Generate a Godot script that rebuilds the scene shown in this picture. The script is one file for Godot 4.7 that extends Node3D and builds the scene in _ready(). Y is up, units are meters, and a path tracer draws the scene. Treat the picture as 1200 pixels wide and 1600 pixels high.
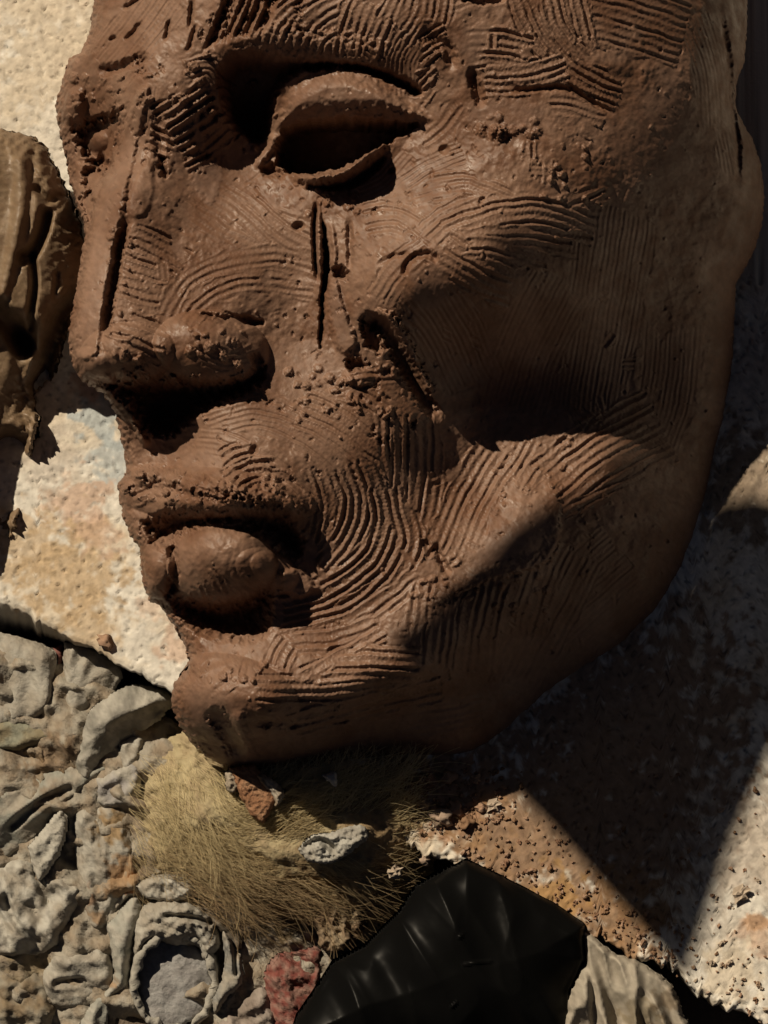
extends Node3D
# A clay portrait head in high relief on a stone slab, seen from above in raking sun.
# Unit of layout: 1 px of the picture plane = S metres; x right, y down, z towards the camera.

const S := 0.00025
const D := 7611.0                      # camera distance in those units (12 degree lens)
const GX0 := 56.0
const GY0 := -48.0
const ST := 1.6
const NX := 740
const NY := 808

var view_basis: Basis
var H := PackedFloat32Array()          # height of the clay relief
var DT := PackedFloat32Array()         # tool marks
var SD := PackedFloat32Array()         # distance inside the outline
var REG := PackedByteArray()           # which part a cell belongs to
var TINT := PackedFloat32Array()       # dry / smeared patches of the clay
var rough_noise := FastNoiseLite.new()
var wob := FastNoiseLite.new()
var rng := RandomNumberGenerator.new()
var M := {}

# ---------------------------------------------------------------- helpers
func pos(x: float, y: float, z: float) -> Vector3:          # layout units -> metres in the world
	return view_basis * Vector3((x - 600.0) * S, (800.0 - y) * S, z * S)

func seen(px: float, py: float, z: float) -> Vector3:       # a point of the picture at depth z, in layout units
	var k := 1.0 - z / D
	return Vector3(600.0 + (px - 600.0) * k, 800.0 + (py - 800.0) * k, z)

func slab_z(y: float, x := 600.0) -> float:
	return -225.0 + 0.20 * (y - 800.0) + 0.0 * (x - 600.0)

func pts(a: Array) -> PackedVector2Array:
	var r := PackedVector2Array()
	for i in range(0, a.size(), 2):
		r.append(Vector2(a[i], a[i + 1]))
	return r

func sm(t: float) -> float:
	t = clampf(t, 0.0, 1.0)
	return t * t * (3.0 - 2.0 * t)

func spline(p: PackedVector2Array, per: int) -> PackedVector2Array:
	if p.size() < 3:
		return p
	var r := PackedVector2Array()
	for i in p.size() - 1:
		var a := p[maxi(i - 1, 0)]
		var b := p[i]
		var c := p[i + 1]
		var d := p[mini(i + 2, p.size() - 1)]
		for k in per:
			r.append(b.cubic_interpolate(c, a, d, float(k) / per))
	r.append(p[p.size() - 1])
	return r

func tag(o: Node, label: String, category: String, group := "", kind := "") -> Node:
	if label: o.set_meta("label", label)
	if category: o.set_meta("category", category)
	if group: o.set_meta("group", group)
	if kind: o.set_meta("kind", kind)
	return o

func mesh_node(called: String, mesh: Mesh, mat: Material, parent: Node = self) -> MeshInstance3D:
	var o := MeshInstance3D.new()
	o.name = called
	o.mesh = mesh
	if mat: o.material_override = mat
	o.cast_shadow = GeometryInstance3D.SHADOW_CASTING_SETTING_ON
	parent.add_child(o, true)
	return o

func thing(called: String, label: String, category: String, group := "") -> Node3D:
	var o := Node3D.new()
	o.name = called
	add_child(o, true)
	tag(o, label, category, group)
	return o

func noise(freq: float, s: int, octaves := 3, kind := FastNoiseLite.TYPE_SIMPLEX) -> FastNoiseLite:
	var n := FastNoiseLite.new()
	n.noise_type = kind
	n.seed = s
	n.frequency = freq
	n.fractal_octaves = octaves
	return n

func array_mesh(v: PackedVector3Array, n: PackedVector3Array, idx: PackedInt32Array, c := PackedColorArray()) -> ArrayMesh:
	var a := []
	a.resize(Mesh.ARRAY_MAX)
	a[Mesh.ARRAY_VERTEX] = v
	a[Mesh.ARRAY_NORMAL] = n
	a[Mesh.ARRAY_INDEX] = idx
	if c.size(): a[Mesh.ARRAY_COLOR] = c
	var m := ArrayMesh.new()
	m.add_surface_from_arrays(Mesh.PRIMITIVE_TRIANGLES, a)
	return m

# ---------------------------------------------------------------- the sculpting tools (they work on H, DT)
func solve_spline(c: PackedVector3Array) -> PackedFloat64Array:   # thin-plate spline through the given points
	var n := c.size()
	var m := n + 3
	var A: Array[PackedFloat64Array] = []
	for i in m:
		var row := PackedFloat64Array()
		row.resize(m + 1)
		if i < n:
			for j in n:
				var r2 := Vector2(c[i].x - c[j].x, c[i].y - c[j].y).length_squared() * 1e-4
				row[j] = 0.0 if r2 < 1e-9 else r2 * log(r2)
			row[i] += 0.02
			row[n] = 1.0
			row[n + 1] = c[i].x * 0.01
			row[n + 2] = c[i].y * 0.01
			row[m] = c[i].z
		else:
			for j in n:
				row[j] = 1.0 if i == n else (c[j].x * 0.01 if i == n + 1 else c[j].y * 0.01)
		A.append(row)
	for k in m:
		var best := k
		for i in range(k + 1, m):
			if absf(A[i][k]) > absf(A[best][k]): best = i
		var tmp := A[k]
		A[k] = A[best]
		A[best] = tmp
		var rk := A[k]
		var inv := 1.0 / rk[k]
		for i in range(k + 1, m):
			var ri := A[i]
			var f := ri[k] * inv
			if f != 0.0:
				for j in range(k, m + 1):
					ri[j] -= f * rk[j]
			A[i] = ri
	var w := PackedFloat64Array()
	w.resize(m)
	for k in range(m - 1, -1, -1):
		var rk := A[k]
		var s := rk[m]
		for j in range(k + 1, m):
			s -= rk[j] * w[j]
		w[k] = s / rk[k]
	return w

func spline_at(c: PackedVector3Array, w: PackedFloat64Array, x: float, y: float) -> float:
	var n := c.size()
	var s := w[n] + w[n + 1] * x * 0.01 + w[n + 2] * y * 0.01
	for i in n:
		var p := c[i]
		var dx := p.x - x
		var dy := p.y - y
		var r2 := (dx * dx + dy * dy) * 1e-4
		if r2 > 1e-9:
			s += w[i] * r2 * log(r2)
	return s

func poly_dist(p: PackedVector2Array, x: float, y: float) -> float:   # positive inside
	var best := 1e12
	var inside := false
	var n := p.size()
	var a := p[n - 1]
	for i in n:
		var b := p[i]
		var ex := b.x - a.x
		var ey := b.y - a.y
		var qx := x - a.x
		var qy := y - a.y
		var t := clampf((qx * ex + qy * ey) / (ex * ex + ey * ey + 1e-9), 0.0, 1.0)
		var dx := qx - ex * t
		var dy := qy - ey * t
		var d := dx * dx + dy * dy
		if d < best: best = d
		if (a.y > y) != (b.y > y) and x < ex * (y - a.y) / ey + a.x:
			inside = not inside
		a = b
	best = sqrt(best)
	return best if inside else -best

func cells(lo: Vector2, hi: Vector2) -> Rect2i:
	var a := Vector2i(clampi(int((lo.x - GX0) / ST), 0, NX), clampi(int((lo.y - GY0) / ST), 0, NY))
	var b := Vector2i(clampi(int((hi.x - GX0) / ST) + 1, 0, NX), clampi(int((hi.y - GY0) / ST) + 1, 0, NY))
	return Rect2i(a, b - a)

func bounds(p: PackedVector2Array, grow: float) -> Rect2i:
	var lo := p[0]
	var hi := p[0]
	for q in p:
		lo = lo.min(q)
		hi = hi.max(q)
	return cells(lo - Vector2(grow, grow), hi + Vector2(grow, grow))

func sink(a: Array, depth: float, wall: float, ragged := 3.0) -> void:   # hollow (or, with a negative depth, raised plate) inside a polygon
	var p := spline(pts(a + [a[0], a[1]]), 4) if a.size() > 10 else pts(a)
	var r := bounds(p, 2.0)
	for j in range(r.position.y, r.end.y):
		var y := GY0 + j * ST
		for i in range(r.position.x, r.end.x):
			var x := GX0 + i * ST
			var d := poly_dist(p, x, y)
			if d > -6.0:
				d += rough_noise.get_noise_2d(x * 1.2, y * 1.2) * ragged
				if d > 0.0:
					var t := minf(d / wall, 1.0)
					H[j * NX + i] -= depth * t * t * (3.0 - 2.0 * t)

func region(a: Array, id: int) -> void:
	var p := spline(pts(a + [a[0], a[1]]), 4)
	var r := bounds(p, 2.0)
	for j in range(r.position.y, r.end.y):
		for i in range(r.position.x, r.end.x):
			if poly_dist(p, GX0 + i * ST, GY0 + j * ST) > 0.0:
				REG[j * NX + i] = id

func bump(cx: float, cy: float, rx: float, ry: float, deg: float, h: float, power := 1.0, rugged := 0.0) -> void:
	var big := maxf(rx, ry)
	var r := cells(Vector2(cx - big, cy - big), Vector2(cx + big, cy + big))
	var co := cos(deg_to_rad(deg))
	var si := sin(deg_to_rad(deg))
	for j in range(r.position.y, r.end.y):
		var dy := GY0 + j * ST - cy
		for i in range(r.position.x, r.end.x):
			var dx := GX0 + i * ST - cx
			var u := (dx * co + dy * si) / rx
			var v := (dy * co - dx * si) / ry
			var q := 1.0 - u * u - v * v
			if rugged > 0.0 and q > -0.4: q += rough_noise.get_noise_2d((dx + cx) * 4.0, (dy + cy) * 4.0) * rugged
			if q > 0.0:
				H[j * NX + i] += h * pow(minf(q, 1.0), power)

func line(a: Array, half: float, h: float, taper := 0.25, side := 0.0) -> void:
	# a ridge (h > 0) or a groove along a curve; side > 0 leaves a cliff on the right of the way, < 0 on the left
	var p := spline(pts(a), 6)
	var r := bounds(p, half)
	var total := 0.0
	for k in p.size() - 1: total += p[k].distance_to(p[k + 1])
	for j in range(r.position.y, r.end.y):
		var y := GY0 + j * ST
		for i in range(r.position.x, r.end.x):
			var x := GX0 + i * ST
			var best := half * half
			var at := -1.0
			var sd := 0.0
			var run := 0.0
			for k in p.size() - 1:
				var b := p[k]
				var ex := p[k + 1].x - b.x
				var ey := p[k + 1].y - b.y
				var l := sqrt(ex * ex + ey * ey)
				var qx := x - b.x
				var qy := y - b.y
				var t := clampf((qx * ex + qy * ey) / (l * l), 0.0, 1.0)
				var dx := qx - ex * t
				var dy := qy - ey * t
				var d := dx * dx + dy * dy
				if d < best:
					best = d
					at = (run + l * t) / total
					sd = ex * qy - ey * qx
				run += l
			if at >= 0.0:
				var u := sqrt(best) / half + rough_noise.get_noise_2d(x * 1.7, y * 1.7) * 0.25
				if side != 0.0 and sd * side > 0.0:
					u *= 4.0
				if u < 1.0:
					var e := minf(at, 1.0 - at)
					var f := 1.0 if e > taper else sm(e / taper)
					u = 1.0 - u * u
					H[j * NX + i] += h * f * u * u

func comb(a: Array, width: float, spacing: float, depth: float, rough := 0.3, press := 1.0, wear := 0.32) -> void:
	# one pull of a toothed rib: parallel grooves that follow the curve, over whatever was there
	var p := spline(pts(a), 7)
	if spacing > 8.2:
		spacing *= 1.22
		depth *= 1.32
	rough *= 0.55
	var half := width * 0.5
	var shift := rng.randf() * spacing
	var salt := rng.randf() * 900.0
	var total := 0.0
	for k in p.size() - 1: total += p[k].distance_to(p[k + 1])
	var run := 0.0
	for k in p.size() - 1:
		var b := p[k]
		var e := p[k + 1] - b
		var l := e.length()
		var ux := e.x / l
		var uy := e.y / l
		var first := k == 0
		var last := k == p.size() - 2
		var r := bounds(PackedVector2Array([b, p[k + 1]]), half + 2.0)
		for j in range(r.position.y, r.end.y):
			var y := GY0 + j * ST
			for i in range(r.position.x, r.end.x):
				var x := GX0 + i * ST
				var qx := x - b.x
				var qy := y - b.y
				var t := qx * ux + qy * uy
				if t < -1.2 or t > l + 1.2: continue
				var s := qy * ux - qx * uy
				var w := wob.get_noise_2d(x + salt, y)
				var edge := half - absf(s) + w * spacing * 0.9
				if edge < -2.0: continue
				var g := run + t
				var end := minf(g, total - g) + w * 14.0 + rough_noise.get_noise_2d(x * 3.0 + salt, y * 3.0) * 6.0
				if end < 0.0: continue
				var ph := (s + shift + w * spacing * rough) / spacing
				var tooth := floorf(ph)
				ph -= tooth
				var f := absf(ph * 2.0 - 1.0)              # 1 at the crest, 0 in the groove
				f = f * f * (3.0 - 2.0 * f)
				var vary := 0.7 + 0.4 * sin(tooth * 2.4 + salt) + 0.25 * wob.get_noise_2d(x * 2.0 + tooth * 70.0, y * 2.0)
				var worn := 1.0 - wear * maxf(0.0, wob.get_noise_2d(x * 0.6 + salt, y * 0.6 + 300.0) * 2.2)
				var v := depth * vary * worn * (f - 0.62)
				v += rough_noise.get_noise_2d(x * 3.3, y * 3.3 + salt) * 0.16 * depth
				var m := clampf((edge + 2.0) / 4.0, 0.0, 1.0) * clampf(end / 7.0, 0.0, 1.0) * press
				var at := j * NX + i
				if edge < 3.0 and edge > -2.0: v += depth * 0.35 * maxf(0.0, w + 0.3)   # burr beside the pull
				DT[at] += (v - DT[at]) * m
		run += l

func smear(a: Array, level := 0.0, soft := 14.0, tint := 0.0, gloss := 0.8) -> void:   # a thumb-smoothed patch
	var p := spline(pts(a + [a[0], a[1]]), 4)
	var r := bounds(p, 2.0)
	for j in range(r.position.y, r.end.y):
		var y := GY0 + j * ST
		for i in range(r.position.x, r.end.x):
			var x := GX0 + i * ST
			var d := poly_dist(p, x, y) + rough_noise.get_noise_2d(x * 1.5, y * 1.5) * soft * 0.5
			if d > 0.0:
				var m := sm(d / soft) * gloss
				var at := j * NX + i
				DT[at] += (level + rough_noise.get_noise_2d(x, y) * 0.8 - DT[at]) * m
				TINT[at] += (tint - TINT[at]) * m

func crumbs(lo: Vector2, hi: Vector2, count: int, r0: float, r1: float, h := 1.0) -> void:
	for k in count:
		var r := rng.randf_range(r0, r1)
		bump(rng.randf_range(lo.x, hi.x), rng.randf_range(lo.y, hi.y), r, r * rng.randf_range(0.6, 1.0), rng.randf() * 180.0, h * r * rng.randf_range(0.5, 1.1), 0.6, 0.5)

func pits(lo: Vector2, hi: Vector2, count: int, r0: float, r1: float) -> void:
	for k in count:
		var r := rng.randf_range(r0, r1)
		bump(rng.randf_range(lo.x, hi.x), rng.randf_range(lo.y, hi.y), r * rng.randf_range(1.0, 1.8), r, rng.randf() * 180.0, -r * rng.randf_range(0.6, 1.3), 0.7, 0.9)

# ---------------------------------------------------------------- the head
func outline() -> PackedVector2Array:
	var p := PackedVector2Array()
	for a in [
		[160, -420, 420, -560, 760, -560, 1020, -420, 1150, -200, 1172, -40, 1171, 40, 1166, 95, 1153, 128, 1152, 165, 1166, 190],
		[1182, 212, 1196, 250, 1203, 300, 1200, 345, 1188, 385, 1172, 415, 1158, 440, 1158, 500, 1157, 560, 1150, 640, 1142, 700, 1128, 770, 1110, 832],
		[1086, 900, 1050, 968, 1000, 1030, 930, 1088, 850, 1138, 800, 1165, 740, 1190, 680, 1199, 600, 1203, 520, 1208, 430, 1214],
		[390, 1208, 350, 1197, 318, 1180, 296, 1158, 278, 1125, 270, 1090, 276, 1062, 296, 1042, 298, 1026, 290, 1005, 272, 972, 252, 944, 238, 940, 228, 915],
		[224, 880, 222, 858, 206, 835, 195, 805, 188, 775, 188, 752, 200, 742, 199, 715, 192, 680, 186, 645, 168, 618, 138, 600, 124, 578, 119, 552, 117, 530],
		[124, 490, 131, 450, 136, 400, 140, 368, 132, 345, 120, 320, 106, 285, 100, 250, 92, 215, 86, 185, 85, 160, 96, 128, 108, 96, 130, 84, 142, 62, 148, 20, 152, -60],
	]:
		for i in range(0, a.size(), 2):
			var q := seen(a[i], a[i + 1], -130.0)
			p.append(Vector2(q.x, q.y))
	return p

func form() -> PackedVector3Array:
	var c := PackedVector3Array()
	for a in [
		# forehead and crown
		[150, -60, -20], [300, -40, 120], [500, -40, 165], [700, -40, 180], [900, -40, 140], [1050, -40, 50], [1150, -40, -60], [300, -300, 70], [600, -330, 150], [900, -300, 60], [600, -560, -60], [1120, -260, -120], [190, -260, -60],
		# brow
		[180, 60, 40], [260, 60, 110], [340, 40, 150], [450, 55, 172], [600, 60, 180], [720, 100, 168], [850, 140, 150], [1000, 130, 90], [1110, 130, 5], [1160, 130, -80],
		[125, 125, -30], [100, 180, -90], [150, 165, -25],
		# far eye, bridge, nose
		[150, 250, -60], [112, 290, -90], [215, 170, 95], [190, 300, 108], [165, 430, 130], [145, 540, 140], [190, 560, 160],
		[270, 240, 84], [318, 196, 98], [300, 300, 74], [270, 380, 110], [330, 380, 95], [400, 340, 70], [280, 470, 130], [400, 450, 100], [470, 430, 76], [340, 530, 130], [430, 530, 80], [480, 520, 75],
		# eye and under it
		[385, 210, 20], [540, 150, 95], [540, 225, 88], [640, 190, 110], [470, 320, 78], [600, 310, 112], [700, 250, 135],
		# cheek
		[620, 400, 168], [580, 470, 146], [640, 470, 168], [700, 390, 188], [800, 320, 168], [740, 450, 164], [830, 440, 128], [900, 300, 128], [1000, 300, 60], [1100, 300, -40], [1160, 300, -100],
		[870, 380, 124], [910, 430, 66], [1000, 450, -40], [1100, 480, -140],
		# the plane that falls from the cheekbone
		[730, 560, 5], [770, 630, -50], [860, 560, -40], [660, 570, 55], [960, 580, -95], [1060, 620, -160], [1140, 620, -200], [705, 640, 0], [740, 700, -30], [820, 700, -40], [890, 660, -52],
		# muzzle
		[560, 560, 98], [600, 590, 92], [650, 650, 62], [450, 620, 100], [340, 690, 112], [480, 720, 124], [570, 720, 98], [620, 800, 58], [640, 720, 48], [230, 700, 20], [270, 690, 40],
		# jaw
		[700, 770, 0], [750, 770, -14], [800, 770, -4], [850, 780, 2], [880, 730, -40], [960, 725, -48], [1040, 790, -125], [1110, 740, -190], [740, 880, 42], [820, 860, 34], [866, 880, -8], [950, 930, -95], [1040, 930, -160],
		# mouth, under it, chin
		[320, 760, 120], [220, 780, 20], [350, 880, 92], [480, 860, 74], [520, 900, 66], [450, 960, 48], [330, 985, 22], [600, 950, 58],
		[330, 1070, 48], [420, 1096, 78], [550, 1080, 76], [650, 1050, 52], [540, 1010, 62], [740, 980, 30], [420, 1146, 6], [560, 1132, -40], [650, 1110, -50], [300, 1130, -14], [760, 1070, -72], [850, 1040, -122], [450, 1180, -50], [600, 1170, -98], [720, 1150, -80],
	]:
		c.append(Vector3(a[0], a[1], a[2]))
	return c

func lay_base() -> void:
	var q := 4                                            # coarse step
	var nx := NX / q
	var ny := NY / q
	var c := form()
	var w := solve_spline(c)
	var o := outline()
	var hb := PackedFloat32Array()
	var sb := PackedFloat32Array()
	for j in ny:
		var y := GY0 + (j * q + 1.5) * ST
		for i in nx:
			var x := GX0 + (i * q + 1.5) * ST
			hb.append(spline_at(c, w, x, y))
			sb.append(clampf(poly_dist(o, x, y), -60.0, 400.0))
	var hi := Image.create_from_data(nx, ny, false, Image.FORMAT_RF, hb.to_byte_array())
	hi.resize(NX, NY, Image.INTERPOLATE_CUBIC)
	H = hi.get_data().to_float32_array()
	var si := Image.create_from_data(nx, ny, false, Image.FORMAT_RF, sb.to_byte_array())
	si.resize(NX, NY, Image.INTERPOLATE_CUBIC)
	SD = si.get_data().to_float32_array()
	DT.resize(NX * NY)
	REG.resize(NX * NY)
	TINT.resize(NX * NY)
	DT.fill(0.0)
	REG.fill(0)
	TINT.fill(0.0)
	# the outline rolls away
	for j in NY:
		var y := GY0 + j * ST
		for i in NX:
			var x := GX0 + i * ST
			var at := j * NX + i
			var d := SD[at]
			if x < 330.0 or d < 6.0:
				d += rough_noise.get_noise_2d(x * 1.6, y * 1.6) * (3.0 if x < 330.0 else 1.6)
				SD[at] = d
			var wide := lerpf(26.0, 95.0, sm((x - 260.0) / 240.0))
			if d < wide:
				var t := 1.0 - maxf(d, 0.0) / wide
				H[at] -= lerpf(70.0, 90.0, sm((x - 260.0) / 240.0)) * (1.0 - sqrt(1.0 - t * t))

func sculpt() -> void:
	# --- brow over the eye, eye
	sink([338, 122, 364, 94, 404, 90, 440, 98, 520, 106, 600, 118, 668, 150, 640, 158, 600, 136, 540, 118, 482, 122, 442, 150, 430, 190, 424, 212, 404, 230, 378, 216, 350, 186], 105.0, 24.0)
	line([330, 92, 400, 74, 470, 84, 560, 96, 640, 122], 34.0, 14.0)
	sink([424, 214, 442, 160, 478, 130, 530, 117, 592, 131, 644, 164, 680, 198, 640, 206, 590, 200, 515, 200, 455, 206], -34.0, 34.0, 2.0)
	bump(520, 196, 120, 84, 6, 26.0, 0.9)
	sink([470, 104, 540, 106, 610, 122, 662, 152, 650, 164, 600, 140, 540, 121, 484, 123], 40.0, 12.0)                                   # the lid's swell
	sink([438, 212, 456, 198, 515, 190, 580, 193, 655, 202, 640, 216, 604, 234, 566, 256, 520, 272, 470, 277, 438, 266, 430, 244], 185.0, 9.0, 3.5)
	crumbs(Vector2(430, 266), Vector2(500, 300), 14, 3, 7)
	crumbs(Vector2(430, 180), Vector2(660, 200), 22, 3, 7)
	line([452, 278, 488, 286, 530, 282, 560, 266, 588, 244, 612, 224], 11.5, 60.0, 0.3)
	sink([478, 292, 520, 294, 560, 278, 596, 250, 604, 260, 578, 288, 544, 304, 505, 303], 34.0, 9.0, 2.0)
	line([430, 205, 424, 232, 408, 252, 400, 270], 10.0, 14.0)
	sink([402, 262, 426, 254, 452, 272, 440, 284, 412, 278], 24.0, 9.0)
	# --- far eye socket
	sink([100, 190, 130, 178, 175, 170, 200, 172, 190, 230, 172, 270, 150, 268, 120, 240], 38.0, 18.0, 8.0)
	sink([118, 262, 150, 232, 172, 250, 160, 285, 140, 300, 122, 290], 34.0, 12.0, 5.0)
	sink([112, 305, 140, 290, 152, 315, 146, 352, 136, 350], 30.0, 8.0, 4.0)
	bump(146, 212, 22, 18, 30, 22.0)
	bump(112, 160, 22, 30, 20, 26.0)
	line([150, 112, 190, 110, 238, 96], 12.0, -22.0)
	# --- the planed strip down the nose, and the trench beside it
	sink([224, 140, 244, 150, 222, 230, 204, 330, 184, 430, 172, 520, 164, 562, 140, 572, 118, 560, 122, 490, 134, 410, 144, 350, 172, 250], -10.0, 9.0, 3.0)
	line([212, 335, 196, 380, 186, 440, 178, 490, 170, 550], 11.0, -34.0, 0.3)
	crumbs(Vector2(176, 360), Vector2(212, 540), 26, 3, 7)
	line([250, 160, 252, 250, 246, 300], 13.0, -8.0)
	sink([208, 310, 232, 250, 248, 278, 247, 320, 232, 348, 206, 346], -4.0, 8.0, 1.0)
	sink([246, 236, 262, 252, 272, 284, 262, 290, 252, 280], 26.0, 8.0, 5.0)
	# --- nose tip and wing
	bump(335, 548, 88, 58, 6, 50.0, 0.6)
	bump(205, 560, 76, 50, -10, 30.0, 0.7)
	sink([300, 492, 330, 490, 380, 494, 418, 505, 400, 518, 360, 516, 320, 502], 24.0, 9.0, 3.0)
	bump(150, 572, 34, 24, 20, 18.0)
	sink([140, 592, 190, 588, 260, 586, 330, 592, 380, 590, 400, 578, 414, 600, 396, 618, 345, 642, 306, 664, 278, 684, 246, 686, 216, 668, 200, 640, 172, 618], 104.0, 34.0, 6.0)
	line([398, 552, 408, 580, 402, 604], 12.0, -24.0)
	line([206, 640, 218, 670, 232, 700], 9.0, 26.0)
	# --- lips
	line([190, 752, 250, 742, 310, 758, 380, 770, 440, 782, 478, 826], 20.0, 18.0, 0.12)
	sink([208, 812, 240, 800, 268, 784, 300, 790, 345, 792, 400, 790, 450, 802, 474, 830, 484, 854, 470, 878, 446, 872, 420, 852, 380, 836, 334, 831, 292, 846, 266, 862, 232, 858], 66.0, 36.0, 6.0)
	line([230, 788, 300, 788, 380, 792, 450, 808], 22.0, 12.0)
	bump(335, 776, 165, 44, 5, 26.0, 0.7)
	bump(350, 884, 86, 60, -2, 50.0, 0.5)
	bump(420, 892, 50, 34, 24, 14.0, 0.7)
	bump(432, 890, 40, 26, 30, 12.0, 0.6)
	bump(384, 880, 40, 34, 20, 6.0, 0.8)
	bump(246, 890, 30, 46, 8, 40.0, 0.6)
	line([270, 850, 276, 890, 268, 930], 11.0, -22.0, 0.1)
	sink([246, 914, 284, 924, 340, 930, 396, 922, 424, 904, 436, 920, 434, 956, 418, 1000, 360, 1008, 306, 996, 270, 966], 84.0, 42.0, 5.0)
	sink([438, 890, 470, 878, 502, 920, 470, 938, 440, 930], -14.0, 10.0)
	# --- chin
	bump(352, 1094, 118, 74, 8, 44.0, 0.8)
	line([330, 1100, 360, 1150, 372, 1196], 22.0, -20.0)
	line([372, 1100, 380, 1150, 390, 1195], 16.0, 14.0)
	line([396, 1118, 420, 1128, 470, 1126], 12.0, -14.0)
	# --- the gash beside the nose and the fold
	line([496, 316, 492, 360, 494, 410, 498, 446], 5.0, -30.0, 0.2)
	line([498, 318, 500, 380, 499, 440], 7.0, 14.0, 0.3)
	sink([504, 346, 512, 366, 518, 410, 516, 440, 508, 470, 509, 500, 504, 546, 498, 540, 500, 500, 500, 470, 503, 440, 504, 400], 58.0, 5.0, 2.5)
	line([518, 350, 524, 400, 520, 440], 6.0, 8.0)
	sink([516, 422, 535, 418, 548, 430, 546, 446, 520, 440], 26.0, 7.0)
	sink([516, 445, 530, 440, 545, 490, 562, 540, 540, 560, 520, 540, 510, 480], -12.0, 10.0)
	line([545, 345, 548, 400, 546, 432], 7.0, -12.0)
	line([558, 498, 590, 510, 625, 560, 668, 632, 690, 660], 16.0, -34.0, 0.2)
	line([575, 492, 612, 500, 650, 560, 684, 640], 22.0, 20.0, 0.2, -1.0)
	sink([560, 498, 588, 500, 606, 545, 590, 562, 566, 545], 36.0, 12.0, 6.0)
	sink([536, 560, 566, 562, 580, 575, 548, 588], 26.0, 8.0, 6.0)
	bump(560, 592, 26, 16, 10, 12.0)
	# --- torn flaps on the cheek, scars on the temple and brow
	line([590, 425, 606, 412, 640, 404], 6.0, -7.0)
	line([628, 440, 640, 416, 664, 406, 684, 418], 8.0, -11.0, 0.1)
	sink([634, 446, 646, 420, 676, 416, 700, 440, 690, 490, 650, 490], 3.0, 30.0)
	line([1122, -10, 1146, 90, 1152, 150, 1162, 220, 1160, 300], 8.0, -14.0)
	line([782, 135, 800, 152, 830, 152, 880, 150, 920, 170, 962, 192], 7.0, -13.0)
	sink([715, 18, 745, 8, 785, -4, 798, 12, 770, 26, 735, 26], 16.0, 6.0, 5.0)
	line([730, 118, 742, 150, 752, 185], 12.0, -16.0)
	line([655, 60, 680, 80, 700, 95, 706, 130], 13.0, -12.0)
	# --- ridge under the jaw patch
	line([660, 965, 700, 930, 760, 905, 830, 885, 862, 866, 876, 815], 22.0, 9.0, 0.2, 1.0)
	line([868, 740, 872, 800, 864, 850], 26.0, 5.0, 0.3, -1.0)
	line([676, 846, 692, 880, 702, 902], 9.0, -16.0)
	line([660, 842, 678, 870], 8.0, -10.0)
	# --- gouges above the inner brow
	for k in 9:
		var x := 322.0 + k * 11.0
		line([x, 96.0 - k * 3.0, x + 12.0 + rng.randf() * 8.0, 60.0 - k * 3.0, x + 44.0, -4.0 - rng.randf() * 30.0], 6.5, -13.0 - rng.randf() * 8.0)
	line([420, 30, 440, 2, 470, -20], 12.0, -22.0)
	for a in [[196, 70, 226, 40], [172, 62, 184, 60], [206, 112, 236, 98], [262, 76, 270, 40], [296, 96, 312, 50], [300, 60, 306, 10], [190, 20, 240, -10]]:
		line([a[0], a[1], (a[0] + a[2]) * 0.5, (a[1] + a[3]) * 0.5 + 3.0, a[2], a[3]], 5.5, -12.0)
	# --- pressed-on lumps and holes
	crumbs(Vector2(745, 195), Vector2(840, 235), 16, 6, 12, 0.6)
	crumbs(Vector2(840, 235), Vector2(910, 320), 16, 3, 7)
	crumbs(Vector2(190, 738), Vector2(290, 780), 24, 5, 10)
	crumbs(Vector2(300, 745), Vector2(440, 785), 26, 4, 9)
	crumbs(Vector2(180, 590), Vector2(400, 610), 34, 4, 9)
	crumbs(Vector2(160, 555), Vector2(240, 600), 18, 4, 9)
	crumbs(Vector2(300, 520), Vector2(390, 580), 16, 4, 10)
	crumbs(Vector2(450, 575), Vector2(640, 660), 40, 4, 9)
	crumbs(Vector2(480, 300), Vector2(560, 345), 14, 3, 7)
	crumbs(Vector2(290, 95), Vector2(400, 240), 26, 4, 9)
	crumbs(Vector2(100, 100), Vector2(240, 180), 24, 4, 9)
	crumbs(Vector2(640, 900), Vector2(860, 960), 30, 3, 7)
	crumbs(Vector2(760, 680), Vector2(900, 800), 30, 3, 6)
	crumbs(Vector2(300, 1030), Vector2(420, 1060), 16, 4, 8)
	crumbs(Vector2(400, 1100), Vector2(560, 1140), 18, 3, 7)
	crumbs(Vector2(900, 770), Vector2(960, 900), 16, 2, 5)
	crumbs(Vector2(120, 40), Vector2(1140, 1160), 300, 1.8, 3.6)
	pits(Vector2(100, 100), Vector2(330, 280), 60, 2, 5)
	pits(Vector2(300, 0), Vector2(480, 90), 30, 3, 6)
	pits(Vector2(540, 560), Vector2(680, 700), 40, 2, 5)
	pits(Vector2(130, 200), Vector2(240, 560), 36, 1.6, 3.2)
	pits(Vector2(440, 300), Vector2(640, 560), 44, 2, 4.5)
	pits(Vector2(300, 620), Vector2(600, 760), 30, 2, 4.5)
	pits(Vector2(600, 180), Vector2(900, 330), 24, 2, 4)
	pits(Vector2(120, 20), Vector2(1140, 1180), 260, 1.6, 3.2)
	bump(692, 243, 9, 8, 0, -10)
	bump(400, 705, 7, 9, 20, -12)
	bump(612, 274, 8, 5, -30, -9)
	bump(468, 358, 11, 8, 0, -14)

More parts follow.
